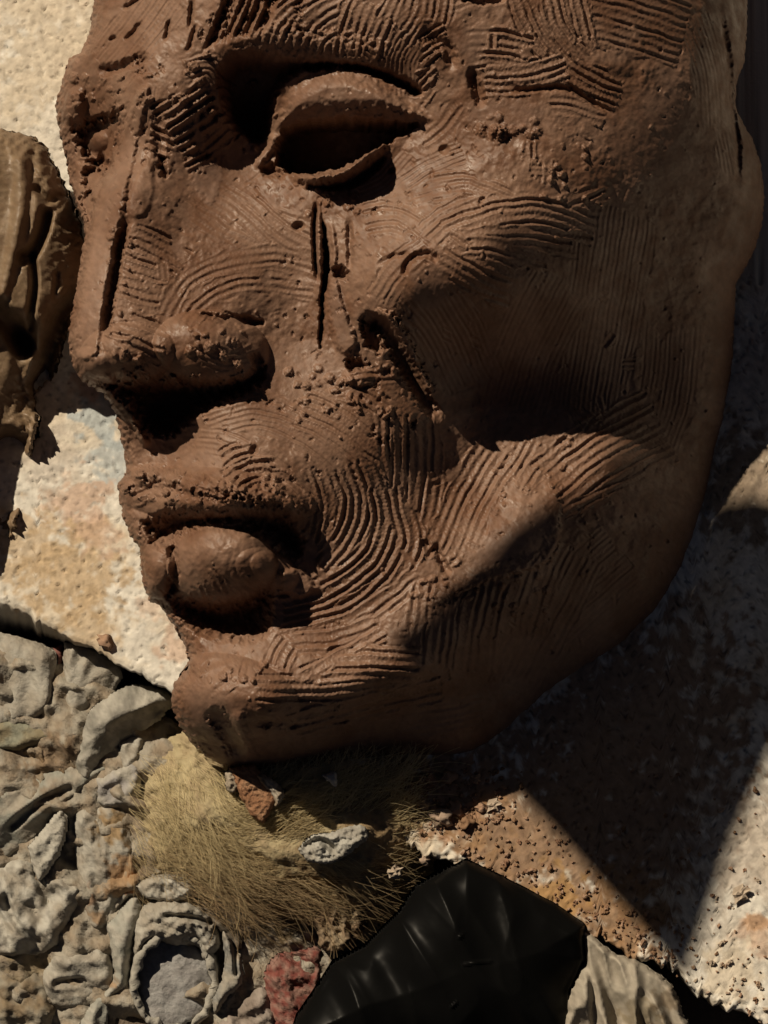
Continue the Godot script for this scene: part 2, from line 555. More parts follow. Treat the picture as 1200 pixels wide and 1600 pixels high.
func tool_marks() -> void:
	# the ground: faint older pulls everywhere
	for j in NY:
		var y := GY0 + j * ST
		for i in NX:
			var x := GX0 + i * ST
			DT[j * NX + i] = rough_noise.get_noise_2d(x * 0.9, y * 0.9) * 1.6 + wob.get_noise_2d(x * 0.8, y * 0.8) * 2.5
	# temple and right side, faint
	comb([965, 330, 945, 480, 920, 640], 130, 8.0, 2.0)
	comb([880, 440, 830, 540, 800, 640], 110, 8.0, 2.2)
	comb([640, 440, 700, 520, 740, 600], 100, 8.0, 2.6)
	comb([1060, 500, 1050, 620, 1010, 720], 100, 8.0, 1.2)
	comb([1080, 30, 1110, 110, 1120, 200], 60, 7.0, 1.8)
	comb([1130, 190, 1150, 280], 30, 7.0, 2.0)
	comb([990, 880, 900, 960, 800, 1060], 150, 8.0, 1.4)
	comb([900, 860, 850, 960, 790, 1080], 110, 8.5, 2.0)
	comb([480, 1150, 600, 1140, 760, 1110], 60, 9.0, 1.4)
	# forehead
	comb([905, 25, 980, 38, 1065, 60], 110, 9.5, 3.2)
	comb([800, -40, 812, 30, 840, 84, 890, 128, 962, 158], 48, 8.8, 5.2)
	comb([852, -40, 860, 30, 880, 70, 912, 104], 46, 8.8, 5.0)
	comb([890, -40, 897, 20, 910, 76], 34, 8.8, 4.8)
	comb([728, 92, 780, 90, 822, 100], 60, 8.8, 4.6)
	comb([750, 140, 820, 138, 880, 118], 48, 8.8, 4.6)
	comb([850, 172, 890, 176, 940, 190], 34, 8.5, 3.0)
	comb([170, 110, 215, 60, 262, 0], 90, 7.0, 2.2)
	comb([640, 20, 690, 10, 740, -10], 70, 9.0, 2.6)
	comb([420, 92, 448, 42, 520, 4, 600, -12], 56, 9.5, 4.2)
	comb([470, 100, 490, 60, 540, 30], 60, 9.5, 3.4)
	comb([548, 104, 556, 66, 575, 24], 66, 9.5, 4.6)
	comb([606, 112, 616, 76, 640, 38], 66, 9.5, 4.6)
	comb([616, 60, 630, 36, 640, 4], 60, 8.5, 4.0)
	comb([668, 56, 676, 36, 680, 8], 60, 8.5, 3.6)
	comb([622, 160, 622, 110, 640, 76], 56, 7.0, 2.4)
	for k in 10:
		var y := 66.0 + k * 10.5
		comb([650.0 + k * 1.2, y + 16.0, 672.0, y + 2.0, 694.0 - k * 1.5, y - 10.0], 10.0, 9.6, 7.0, 0.2)
	comb([290, 130, 330, 120, 350, 140], 60, 8.0, 3.5)
	# bridge
	comb([246, 140, 240, 190, 231, 250], 22, 5.5, 2.0)
	comb([246, 194, 266, 204, 286, 212], 90, 10.0, 7.0, 0.2)
	comb([270, 226, 300, 208, 348, 174], 112, 10.5, 8.5, 0.2, 1.0, 0.2)
	comb([312, 240, 332, 226, 358, 204], 30, 10.0, 5.0)
	comb([215, 170, 180, 300, 150, 450], 60, 12.0, 0.5)
	# flank of the nose
	comb([298, 300, 380, 352, 490, 396], 96, 8.5, 2.0, 0.3, 0.9)
	comb([380, 320, 440, 372, 495, 400], 60, 9.0, 2.6)
	comb([206, 376, 245, 392, 292, 420], 50, 9.6, 4.4)
	comb([198, 416, 240, 430, 286, 446], 44, 9.6, 4.4)
	comb([186, 456, 230, 468, 280, 474], 44, 9.6, 3.8)
	comb([184, 520, 222, 530, 268, 546], 60, 9.6, 4.8)
	comb([272, 500, 300, 450, 360, 420, 440, 410, 494, 424], 44, 9.0, 2.4)
	comb([296, 510, 330, 470, 400, 446, 490, 456], 34, 9.0, 3.0)
	comb([320, 560, 360, 570, 400, 560], 30, 8.0, 2.0)
	# under the eye, cheek
	comb([420, 250, 400, 270, 370, 290], 30, 8.0, 1.5)
	comb([560, 310, 600, 290, 640, 250], 50, 7.0, 1.6)
	comb([624, 296, 670, 268, 720, 250], 40, 7.0, 2.4)
	comb([640, 320, 690, 306, 740, 286], 34, 8.0, 2.2)
	comb([672, 306, 730, 300, 800, 330], 36, 9.0, 3.0)
	comb([660, 232, 690, 210, 716, 176], 40, 10.0, 2.6)
	comb([572, 356, 620, 352, 672, 390], 60, 8.8, 3.0)
	comb([586, 480, 620, 430, 672, 388], 50, 8.5, 2.2)
	comb([664, 384, 700, 356, 770, 326], 50, 8.8, 3.2)
	comb([690, 376, 770, 346, 850, 340, 926, 362], 58, 9.4, 4.0)
	comb([690, 398, 760, 386, 830, 384, 900, 390], 40, 9.4, 4.0)
	comb([690, 404, 750, 436, 800, 452], 70, 9.6, 4.2)
	comb([716, 396, 770, 398, 850, 420], 30, 9.6, 3.6)
	comb([823, 226, 823, 262], 20, 9.0, 5.0)
	comb([836, 246, 836, 290], 22, 9.0, 6.0)
	comb([852, 250, 850, 306], 20, 9.0, 4.0)
	comb([870, 330, 900, 318, 940, 300], 34, 9.0, 2.4)
	# muzzle
	comb([330, 668, 410, 650, 500, 690, 560, 750], 60, 8.0, 2.4)
	comb([470, 636, 530, 662, 592, 712], 66, 8.4, 3.2)
	comb([560, 610, 610, 640, 640, 680], 50, 8.6, 3.4)
	comb([520, 606, 560, 596, 660, 590], 30, 8.6, 3.0)
	comb([300, 690, 360, 700, 430, 740, 470, 780], 50, 8.0, 2.2)
	comb([345, 726, 372, 708, 404, 700], 26, 9.0, 6.5)
	comb([362, 760, 394, 738, 436, 734], 34, 9.4, 6.5)
	comb([412, 752, 446, 760, 476, 800], 40, 9.0, 4.6)
	comb([206, 770, 232, 760], 40, 9.0, 3.6)
	comb([310, 752, 350, 764, 400, 776], 26, 8.0, 3.0)
	comb([240, 830, 262, 806], 30, 9.0, 4.0)
	# right of the fold, down to the jaw
	comb([604, 640, 606, 700, 616, 770], 40, 10.0, 3.6)
	comb([650, 650, 652, 720, 650, 790], 80, 10.2, 3.8)
	comb([690, 740, 680, 800, 664, 860], 70, 10.2, 3.8)
	comb([726, 760, 706, 830, 680, 880], 50, 10.2, 3.4)
	# round the corner of the mouth
	comb([496, 730, 512, 790, 500, 850], 40, 9.6, 4.4)
	comb([548, 726, 566, 780, 552, 840, 506, 900], 74, 10.2, 5.2, 0.2)
	comb([598, 760, 606, 820, 580, 880, 510, 930, 440, 948], 58, 10.2, 5.6, 0.2)
	comb([630, 800, 640, 850, 606, 910, 540, 960, 440, 985], 44, 10.2, 5.0, 0.2)
	comb([530, 985, 600, 940, 660, 890], 36, 10.0, 3.4)
	# jaw
	comb([700, 868, 738, 780, 786, 700], 80, 10.0, 4.2, 0.2)
	comb([800, 756, 822, 724, 842, 688], 66, 10.0, 3.6)
	comb([866, 770, 940, 712, 1040, 660], 120, 10.4, 4.6, 0.2)
	comb([880, 800, 950, 764, 1016, 734], 20, 10.0, 5.0)
	comb([672, 1040, 680, 980, 690, 910], 90, 10.2, 3.8)
	comb([745, 1050, 752, 980, 772, 900], 80, 10.2, 3.8)
	comb([815, 1000, 830, 940, 850, 880], 70, 9.6, 2.6)
	# chin
	comb([404, 1078, 520, 1078, 650, 1062], 72, 10.0, 5.0, 0.2, 1.0, 0.15)
	comb([490, 1036, 570, 1030, 655, 1034], 62, 10.0, 4.8, 0.2, 1.0, 0.15)
	comb([440, 1006, 520, 1000, 590, 975], 40, 9.6, 3.0)
	comb([432, 1042, 440, 1020, 452, 1002], 40, 9.6, 3.4)
	comb([466, 1056, 530, 1018, 600, 980], 24, 10.0, 4.6)
	comb([440, 1138, 520, 1116, 600, 1098, 690, 1080], 44, 10.4, 6.0, 0.2, 1.0, 0.15)
	comb([304, 1100, 326, 1062, 380, 1040], 60, 15.0, 4.0)
	comb([320, 900, 330, 912, 336, 930], 60, 9.0, 4.0)
	# thumbed patches
	smear([930, 200, 985, 130, 1060, 90, 1110, 200, 1120, 310, 1000, 330, 920, 260, 850, 200], -1.0, 40.0, 0.5)
	smear([715, 175, 790, 160, 850, 185, 830, 210, 740, 215], 1.0, 12.0, 0.5)
	smear([296, 292, 312, 252, 350, 256, 352, 300, 330, 330], 2.0, 12.0, 1.0)
	smear([345, 232, 400, 222, 412, 260, 380, 300, 350, 290], 0.0, 12.0, 0.4)
	smear([636, 436, 672, 416, 700, 440, 690, 490, 650, 490], 0.0, 10.0, 0.7)
	smear([720, 850, 800, 810, 860, 800, 866, 860, 780, 890], 0.0, 14.0, 0.5)
	smear([448, 892, 480, 890, 500, 920, 450, 935], 1.0, 8.0, 0.4)
	smear([285, 715, 310, 700, 350, 712, 335, 738, 290, 735], 1.0, 10.0, 0.6)
	smear([150, 370, 195, 230, 215, 180, 235, 180, 200, 330, 175, 500, 130, 545, 130, 480], 0.0, 8.0, 0.4, 0.7)
	smear([448, 150, 500, 128, 570, 128, 620, 160, 620, 180, 520, 178, 450, 195], 1.0, 10.0, 0.6)
	smear([280, 1080, 320, 1060, 400, 1100, 390, 1190, 310, 1160], 0.0, 16.0, 0.3)
	smear([400, 545, 450, 530, 520, 545, 540, 600, 470, 620, 420, 600], 0.0, 16.0, 0.5)
	smear([740, 140, 700, 80, 740, 45, 770, 60], 0.0, 14.0, 0.5)
	smear([516, 445, 530, 440, 545, 490, 556, 530, 530, 540, 512, 480], 0.0, 6.0, 1.0)
	# stray thumb prints, drags and nicks over the combing
	for k in 46:
		var x := rng.randf_range(140, 1100)
		var y := rng.randf_range(10, 1130)
		var a := rng.randf() * TAU
		var l := rng.randf_range(10, 34)
		var w := rng.randf_range(6, 15)
		var ux := cos(a)
		var uy := sin(a)
		smear([x - ux * l, y - uy * l, x - uy * w, y + ux * w, x + ux * l, y + uy * l, x + uy * w, y - ux * w], rng.randf_range(-2.5, 2.0), 7.0, rng.randf_range(0.0, 0.6), 0.9)
	for k in 60:
		var x := rng.randf_range(140, 1000)
		var y := rng.randf_range(10, 1120)
		var a := rng.randf() * TAU
		var l := rng.randf_range(8, 26)
		comb([x, y, x + cos(a) * l, y + sin(a) * l], rng.randf_range(8, 22), rng.randf_range(7, 12), rng.randf_range(2, 5))
	smear([700, 560, 860, 520, 900, 640, 760, 680], 0.0, 40.0, 0.0, 0.5)

func mark_parts() -> void:
	region([330, 100, 380, 60, 470, 40, 600, 50, 690, 100, 700, 150, 660, 150, 600, 116, 520, 104, 400, 88], 9)
	region([224, 140, 300, 300, 300, 420, 400, 430, 420, 560, 412, 604, 330, 650, 280, 690, 190, 650, 110, 600, 110, 480, 140, 350], 1)
	region([224, 140, 244, 150, 222, 230, 204, 330, 184, 430, 172, 520, 164, 562, 140, 572, 118, 560, 122, 490, 134, 410, 144, 350, 172, 250], 2)
	region([428, 205, 440, 150, 480, 120, 540, 114, 605, 134, 668, 176, 655, 200, 580, 186, 515, 181, 455, 190], 3)
	region([434, 205, 455, 190, 515, 181, 580, 186, 655, 200, 640, 216, 604, 230, 566, 252, 520, 272, 470, 276, 436, 268, 424, 250], 5)
	region([446, 276, 488, 278, 530, 274, 566, 254, 600, 230, 614, 226, 600, 262, 575, 290, 540, 305, 500, 300, 470, 292], 4)
	region([184, 752, 250, 735, 320, 750, 400, 762, 460, 776, 490, 830, 486, 860, 472, 882, 440, 876, 400, 846, 334, 832, 292, 848, 266, 864, 220, 862], 6)
	region([222, 862, 266, 864, 300, 845, 350, 832, 400, 846, 432, 880, 440, 920, 400, 950, 330, 950, 275, 945, 230, 935], 7)
	region([272, 1060, 300, 1030, 400, 1010, 520, 1030, 560, 1100, 520, 1216, 400, 1222, 310, 1190, 265, 1110], 8)

const PARTS := ["face", "nose", "nose_ridge", "upper_eyelid", "lower_eyelid", "eye_hollow", "upper_lip", "lower_lip", "chin", "brow"]

func clay_head() -> void:
	lay_base()
	sculpt()
	tool_marks()
	mark_parts()
	for at in NX * NY:
		H[at] += DT[at]
	var root := thing("clay_sculpture", "large brown clay portrait head with comb tool marks, lying face up on the stone slab", "sculpture")
	var hue := noise(0.006, 31, 4)
	var fine := noise(0.06, 33, 3)
	var vid := PackedInt32Array()
	vid.resize(NX * NY)
	var V: Array[PackedVector3Array] = []
	var N: Array[PackedVector3Array] = []
	var C: Array[PackedColorArray] = []
	var I: Array[PackedInt32Array] = []
	var VI: Array[PackedInt32Array] = []
	for k in PARTS.size():
		V.append(PackedVector3Array()); N.append(PackedVector3Array()); C.append(PackedColorArray()); I.append(PackedInt32Array())
		var t := PackedInt32Array()
		t.resize(NX * NY)
		t.fill(-1)
		VI.append(t)
	var LIM := -2.5
	for j in range(1, NY - 2):
		for i in range(1, NX - 2):
			var at := j * NX + i
			if SD[at] < LIM or SD[at + 1] < LIM or SD[at + NX] < LIM or SD[at + NX + 1] < LIM: continue
			if SD[at] < 0.0 and SD[at + 1] < 0.0 and SD[at + NX] < 0.0 and SD[at + NX + 1] < 0.0: continue
			var id := REG[at]
			var vi := VI[id]
			var quad := [at, at + 1, at + NX + 1, at + NX]
			for q in quad:
				if vi[q] < 0:
					vi[q] = V[id].size()
					var qi: int = q % NX
					var qj: int = q / NX
					var x := GX0 + qi * ST
					var y := GY0 + qj * ST
					var gx: float = (H[q + 1] - H[q - 1]) / (2.0 * ST)
					var gy: float = (H[q + NX] - H[q - NX]) / (2.0 * ST)
					var z := H[q]
					if SD[q] < 0.0:                      # pull the rim onto the outline
						var sx: float = (SD[q + 1] - SD[q - 1]) / (2.0 * ST)
						var sy: float = (SD[q + NX] - SD[q - NX]) / (2.0 * ST)
						var l2 := maxf(sx * sx + sy * sy, 0.2)
						x -= SD[q] * sx / l2
						y -= SD[q] * sy / l2
					V[id].append(pos(x, y, z))
					N[id].append((view_basis * Vector3(-gx, gy, 1.0)).normalized())
					var n := hue.get_noise_2d(x, y)
					var f := fine.get_noise_2d(x, y)
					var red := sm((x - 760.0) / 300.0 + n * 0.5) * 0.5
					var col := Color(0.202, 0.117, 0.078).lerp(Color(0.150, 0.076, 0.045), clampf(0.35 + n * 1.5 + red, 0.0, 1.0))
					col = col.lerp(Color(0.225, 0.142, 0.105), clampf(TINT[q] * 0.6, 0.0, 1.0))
					col = col * (1.0 + f * 0.16)
					col.a = 1.0
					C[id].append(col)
			VI[id] = vi
			I[id].append_array(PackedInt32Array([vi[at], vi[at + 1], vi[at + NX + 1], vi[at], vi[at + NX + 1], vi[at + NX]]))
	for k in PARTS.size():
		if V[k].size():
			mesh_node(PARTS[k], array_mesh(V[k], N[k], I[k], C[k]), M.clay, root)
	# crown beyond the picture, and the sides that reach down to the slab
	var c := form()
	var w := solve_spline(c)
	var o := outline()
	var st := SurfaceTool.new()
	st.begin(Mesh.PRIMITIVE_TRIANGLES)
	st.set_smooth_group(0)
	var step := 16.0
	var gz := func(x: float, y: float) -> Vector3:
		var d := poly_dist(o, x, y)
		var t := 1.0 - clampf(d / 95.0, 0.0, 1.0)
		return pos(x, y, spline_at(c, w, x, y) - 95.0 * (1.0 - sqrt(1.0 - t * t)))
	for j in 34:
		for i in 72:
			var x := 80.0 + i * step
			var y := -40.0 - (j + 1) * step
			if poly_dist(o, x + 8.0, y + 8.0) < 0.0: continue
			var a: Vector3 = gz.call(x, y)
			var b: Vector3 = gz.call(x + step, y)
			var e: Vector3 = gz.call(x + step, y + step)
			var f: Vector3 = gz.call(x, y + step)
			for v in [a, b, e, a, e, f]:
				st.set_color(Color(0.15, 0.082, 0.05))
				st.add_vertex(v)
	st.generate_normals()
	mesh_node("crown", st.commit(), M.clay, root)
	st = SurfaceTool.new()
	st.begin(Mesh.PRIMITIVE_TRIANGLES)
	st.set_smooth_group(0)
	for k in o.size():
		var a := o[k]
		var b := o[(k + 1) % o.size()]
		var za := minf(spline_at(c, w, a.x, a.y) - 60.0, 0.0)
		var zb := minf(spline_at(c, w, b.x, b.y) - 60.0, 0.0)
		var mid := Vector2(640, 500)
		var rows := [[0.02, 0.0], [0.03, 0.4], [0.05, 0.75], [0.08, 1.0]]
		for q in 3:
			var a0 := a.lerp(mid, rows[q][0])
			var a1 := a.lerp(mid, rows[q + 1][0])
			var b0 := b.lerp(mid, rows[q][0])
			var b1 := b.lerp(mid, rows[q + 1][0])
			var pa0 := pos(a0.x, a0.y, lerpf(za, slab_z(a.y, a.x) - 4.0, rows[q][1]))
			var pa1 := pos(a1.x, a1.y, lerpf(za, slab_z(a.y, a.x) - 4.0, rows[q + 1][1]))
			var pb0 := pos(b0.x, b0.y, lerpf(zb, slab_z(b.y, b.x) - 4.0, rows[q][1]))
			var pb1 := pos(b1.x, b1.y, lerpf(zb, slab_z(b.y, b.x) - 4.0, rows[q + 1][1]))
			for v in [pa0, pb1, pb0, pa0, pa1, pb1]:
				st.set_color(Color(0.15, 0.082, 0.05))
				st.add_vertex(v)
	st.generate_normals()
	mesh_node("side", st.commit(), M.clay, root)

# ---------------------------------------------------------------- materials
func mat(rough: float, spec := 0.4) -> StandardMaterial3D:
	var m := StandardMaterial3D.new()
	m.vertex_color_use_as_albedo = true
	m.roughness = rough
	m.metallic_specular = spec
	return m

func grain(m: StandardMaterial3D, freq: float, strength: float, scale: float, s: int) -> void:   # fine relief of the surface itself
	var t := NoiseTexture2D.new()
	t.width = 512
	t.height = 512
	t.seamless = true
	t.as_normal_map = true
	t.bump_strength = 8.0
	var n := noise(freq, s, 4)
	t.noise = n
	m.normal_enabled = true
	m.normal_texture = t
	m.normal_scale = strength
	m.uv1_triplanar = true
	m.uv1_world_triplanar = true
	m.uv1_scale = Vector3.ONE * scale

func materials() -> void:
	M.clay = mat(0.55, 0.45)
	grain(M.clay, 0.04, 0.14, 14.0, 2)
	var rt := NoiseTexture2D.new()
	rt.width = 512
	rt.height = 512
	rt.seamless = true
	rt.noise = noise(0.012, 44, 3)
	var ramp := Gradient.new()
	ramp.set_color(0, Color(0.34, 0.34, 0.34))
	ramp.set_color(1, Color(0.82, 0.82, 0.82))
	rt.color_ramp = ramp
	M.clay.roughness = 1.0
	M.clay.roughness_texture = rt
	M.stone = mat(0.92, 0.3)
	grain(M.stone, 0.05, 0.13, 16.0, 4)
	M.plaster = mat(0.95, 0.25)
	grain(M.plaster, 0.05, 0.3, 14.0, 6)
	M.dust = mat(0.97, 0.2)
	grain(M.dust, 0.06, 0.4, 16.0, 8)
	M.bag = mat(0.34, 0.14)
	M.wood = mat(0.8)
	var steel := StandardMaterial3D.new()
	steel.albedo_color = Color(0.3, 0.3, 0.31)
	steel.metallic = 0.8
	steel.roughness = 0.45
	M.steel = steel
	M.paper = mat(0.7, 0.3)
	M.fibre = mat(0.7, 0.3)
	M.tile = mat(0.9, 0.3)
	grain(M.tile, 0.05, 0.7, 16.0, 9)

# ---------------------------------------------------------------- a solid lump with its own outline, relief and colour
func lump(called: String, parent: Node, outline_px: Array, z0: float, h: float, o := {}) -> MeshInstance3D:
	var step: float = o.get("step", 3.0)
	var raw := PackedVector2Array()
	for i in range(0, outline_px.size(), 2):
		var q := seen(outline_px[i], outline_px[i + 1], z0)
		raw.append(Vector2(q.x, q.y))
	raw.append(raw[0])
	var p := spline(raw, o.get("smooth", 4))
	var lo := p[0]
	var hi := p[0]
	for q in p:
		lo = lo.min(q)
		hi = hi.max(q)
	lo -= Vector2(step, step) * 3.0
	var nx := int((hi.x - lo.x) / step) + 5
	var ny := int((hi.y - lo.y) / step) + 5
	var edge: float = o.get("edge", 24.0)
	var ragged: float = o.get("ragged", 2.0)
	var salt: float = o.get("salt", float(hash(called + str(outline_px[0])) % 700))
	var n1: Array = o.get("fold", [0.012, 10.0, 0.0, 1.0])          # frequency, height, direction, stretch
	var fold := noise(n1[0], 11, 3)
	var n2: Array = o.get("rough", [0.06, 2.0])
	var rgh := noise(n2[0], 12, 3)
	var fc: Array = o.get("facet", [0.0, 0.0])
	var cell := noise(maxf(fc[0], 0.001), 13, 1, FastNoiseLite.TYPE_CELLULAR)
	cell.cellular_return_type = FastNoiseLite.RETURN_DISTANCE2_SUB if o.get("ridged", false) else FastNoiseLite.RETURN_DISTANCE
	var co := cos(deg_to_rad(n1[2]))
	var si := sin(deg_to_rad(n1[2]))
	var cr: Array = o.get("crumple", [0.0, 0.0])
	var sharp := noise(maxf(cr[0], 0.001), 17, 2)
	sharp.fractal_type = FastNoiseLite.FRACTAL_RIDGED
	var lean: Array = o.get("lean", [0.0, 0.0])
	var mid := (lo + hi) * 0.5
	var creases: Array = []
	for c in o.get("creases", []):
		var cp := PackedVector2Array()
		for i in range(0, c[0].size(), 2):
			var q := seen(c[0][i], c[0][i + 1], z0)
			cp.append(Vector2(q.x, q.y))
		creases.append([spline(cp, 4), c[1], c[2], bounds_of(cp, c[1])])
	var hh := PackedFloat32Array()
	var sd := PackedFloat32Array()
	hh.resize(nx * ny)
	sd.resize(nx * ny)
	var round_off: float = o.get("round", 0.5)
	for j in ny:
		var y := lo.y + j * step
		for i in nx:
			var x := lo.x + i * step
			var d := poly_dist(p, x, y) + rgh.get_noise_2d(x + salt, y - salt) * ragged
			sd[j * nx + i] = d
			if d < -4.0 * step: continue
			var t := clampf(d / edge, 0.0, 1.0)
			var u: float = ((x * co + y * si) / n1[3])
			var v := (y * co - x * si)
			var z := h * pow(1.0 - (1.0 - t) * (1.0 - t), round_off)
			var inner := clampf(d / 10.0, 0.15, 1.0)
			z += (fold.get_noise_2d(u + salt, v + salt) * n1[1] + rgh.get_noise_2d(x + salt, y) * n2[1]) * inner
			if fc[1] != 0.0: z += cell.get_noise_2d(u + salt, v) * fc[1] * inner
			if cr[1] != 0.0: z += sharp.get_noise_2d(u * 0.8 + salt, v + salt * 2.0) * cr[1] * inner
			z += (x - mid.x) * lean[0] + (y - mid.y) * lean[1]
			for c in creases:
				var box: Rect2 = c[3]
				if not box.has_point(Vector2(x, y)): continue
				var cp: PackedVector2Array = c[0]
				var best := 1e9
				for k in cp.size() - 1:
					var g := Geometry2D.get_closest_point_to_segment(Vector2(x, y), cp[k], cp[k + 1])
					best = minf(best, g.distance_to(Vector2(x, y)))
				var w: float = best / c[1]
				if w < 1.0: z += c[2] * (1.0 - w * w) * (1.0 - w * w)
			hh[j * nx + i] = z
	var base: Color = o.get("color", Color(0.25, 0.23, 0.2))
	var other: Color = o.get("color2", base * 0.75)
	var stains: Array = o.get("stains", [])
	var tone := noise(o.get("tone", 0.02), 14, 4)
	var vid := PackedInt32Array()
	vid.resize(nx * ny)
	vid.fill(-1)
	var V := PackedVector3Array()
	var N := PackedVector3Array()
	var C := PackedColorArray()
	var I := PackedInt32Array()
	var skirt: float = o.get("skirt", 60.0)
	for j in range(1, ny - 2):
		for i in range(1, nx - 2):
			var at := j * nx + i
			var quad := [at, at + 1, at + nx + 1, at + nx]
			var most := -1e9
			var least := 1e9
			for q in quad:
				most = maxf(most, sd[q])
				least = minf(least, sd[q])
			if most < -step * 1.6: continue
			for q in quad:
				if vid[q] >= 0: continue
				vid[q] = V.size()
				var x: float = lo.x + (q % nx) * step
				var y: float = lo.y + (q / nx) * step
				var z := hh[q]
				var gx := (hh[q + 1] - hh[q - 1]) / (2.0 * step)
				var gy := (hh[q + nx] - hh[q - nx]) / (2.0 * step)
				if sd[q] < 0.0:
					var sx := (sd[q + 1] - sd[q - 1]) / (2.0 * step)
					var sy := (sd[q + nx] - sd[q - nx]) / (2.0 * step)
					var l2 := maxf(sx * sx + sy * sy, 0.25)
					var push := sd[q] + (0.0 if sd[q] > -step * 1.45 else -1.0)
					if sd[q] < -step * 1.0:
						z = -skirt
						push = sd[q] + step * 0.2
					else:
						z = minf(z, h * 0.1)
					x -= push * sx / l2
					y -= push * sy / l2
					gx = -sx * 2.0
					gy = -sy * 2.0
				V.append(pos(x, y, z0 + z))
				N.append((view_basis * Vector3(-gx, gy, 1.0)).normalized())
				var col := base.lerp(other, clampf(0.5 + tone.get_noise_2d(x + salt, y + salt) * 1.3, 0.0, 1.0))
				for s in stains:
					var sq := seen(s[0], s[1], z0)
					var dd: float = Vector2(x - sq.x, y - sq.y).length() / s[2] + tone.get_noise_2d(x * 2.0, y * 2.0) * 0.6
					col = col.lerp(s[3], (1.0 - sm((dd - 0.45) / 0.5)) * s[4])
				col = col * (1.0 + rgh.get_noise_2d(x * 1.7, y * 1.7) * 0.18)
				col.a = 1.0
				C.append(col)
			I.append_array(PackedInt32Array([vid[quad[0]], vid[quad[1]], vid[quad[2]], vid[quad[0]], vid[quad[2]], vid[quad[3]]]))
	return mesh_node(called, array_mesh(V, N, I, C), o.get("mat", M.plaster), parent)

func bounds_of(p: PackedVector2Array, grow: float) -> Rect2:
	var r := Rect2(p[0], Vector2.ZERO)
	for q in p: r = r.expand(q)
	return r.grow(grow + 4.0)

func single(called: String, label: String, category: String, outline_px: Array, z0: float, h: float, o := {}, group := "") -> MeshInstance3D:
	var m := lump(called, self, outline_px, z0, h, o)
	tag(m, label, category, group)
	return m

# ---------------------------------------------------------------- slab and ground
var edge_line := PackedVector2Array()

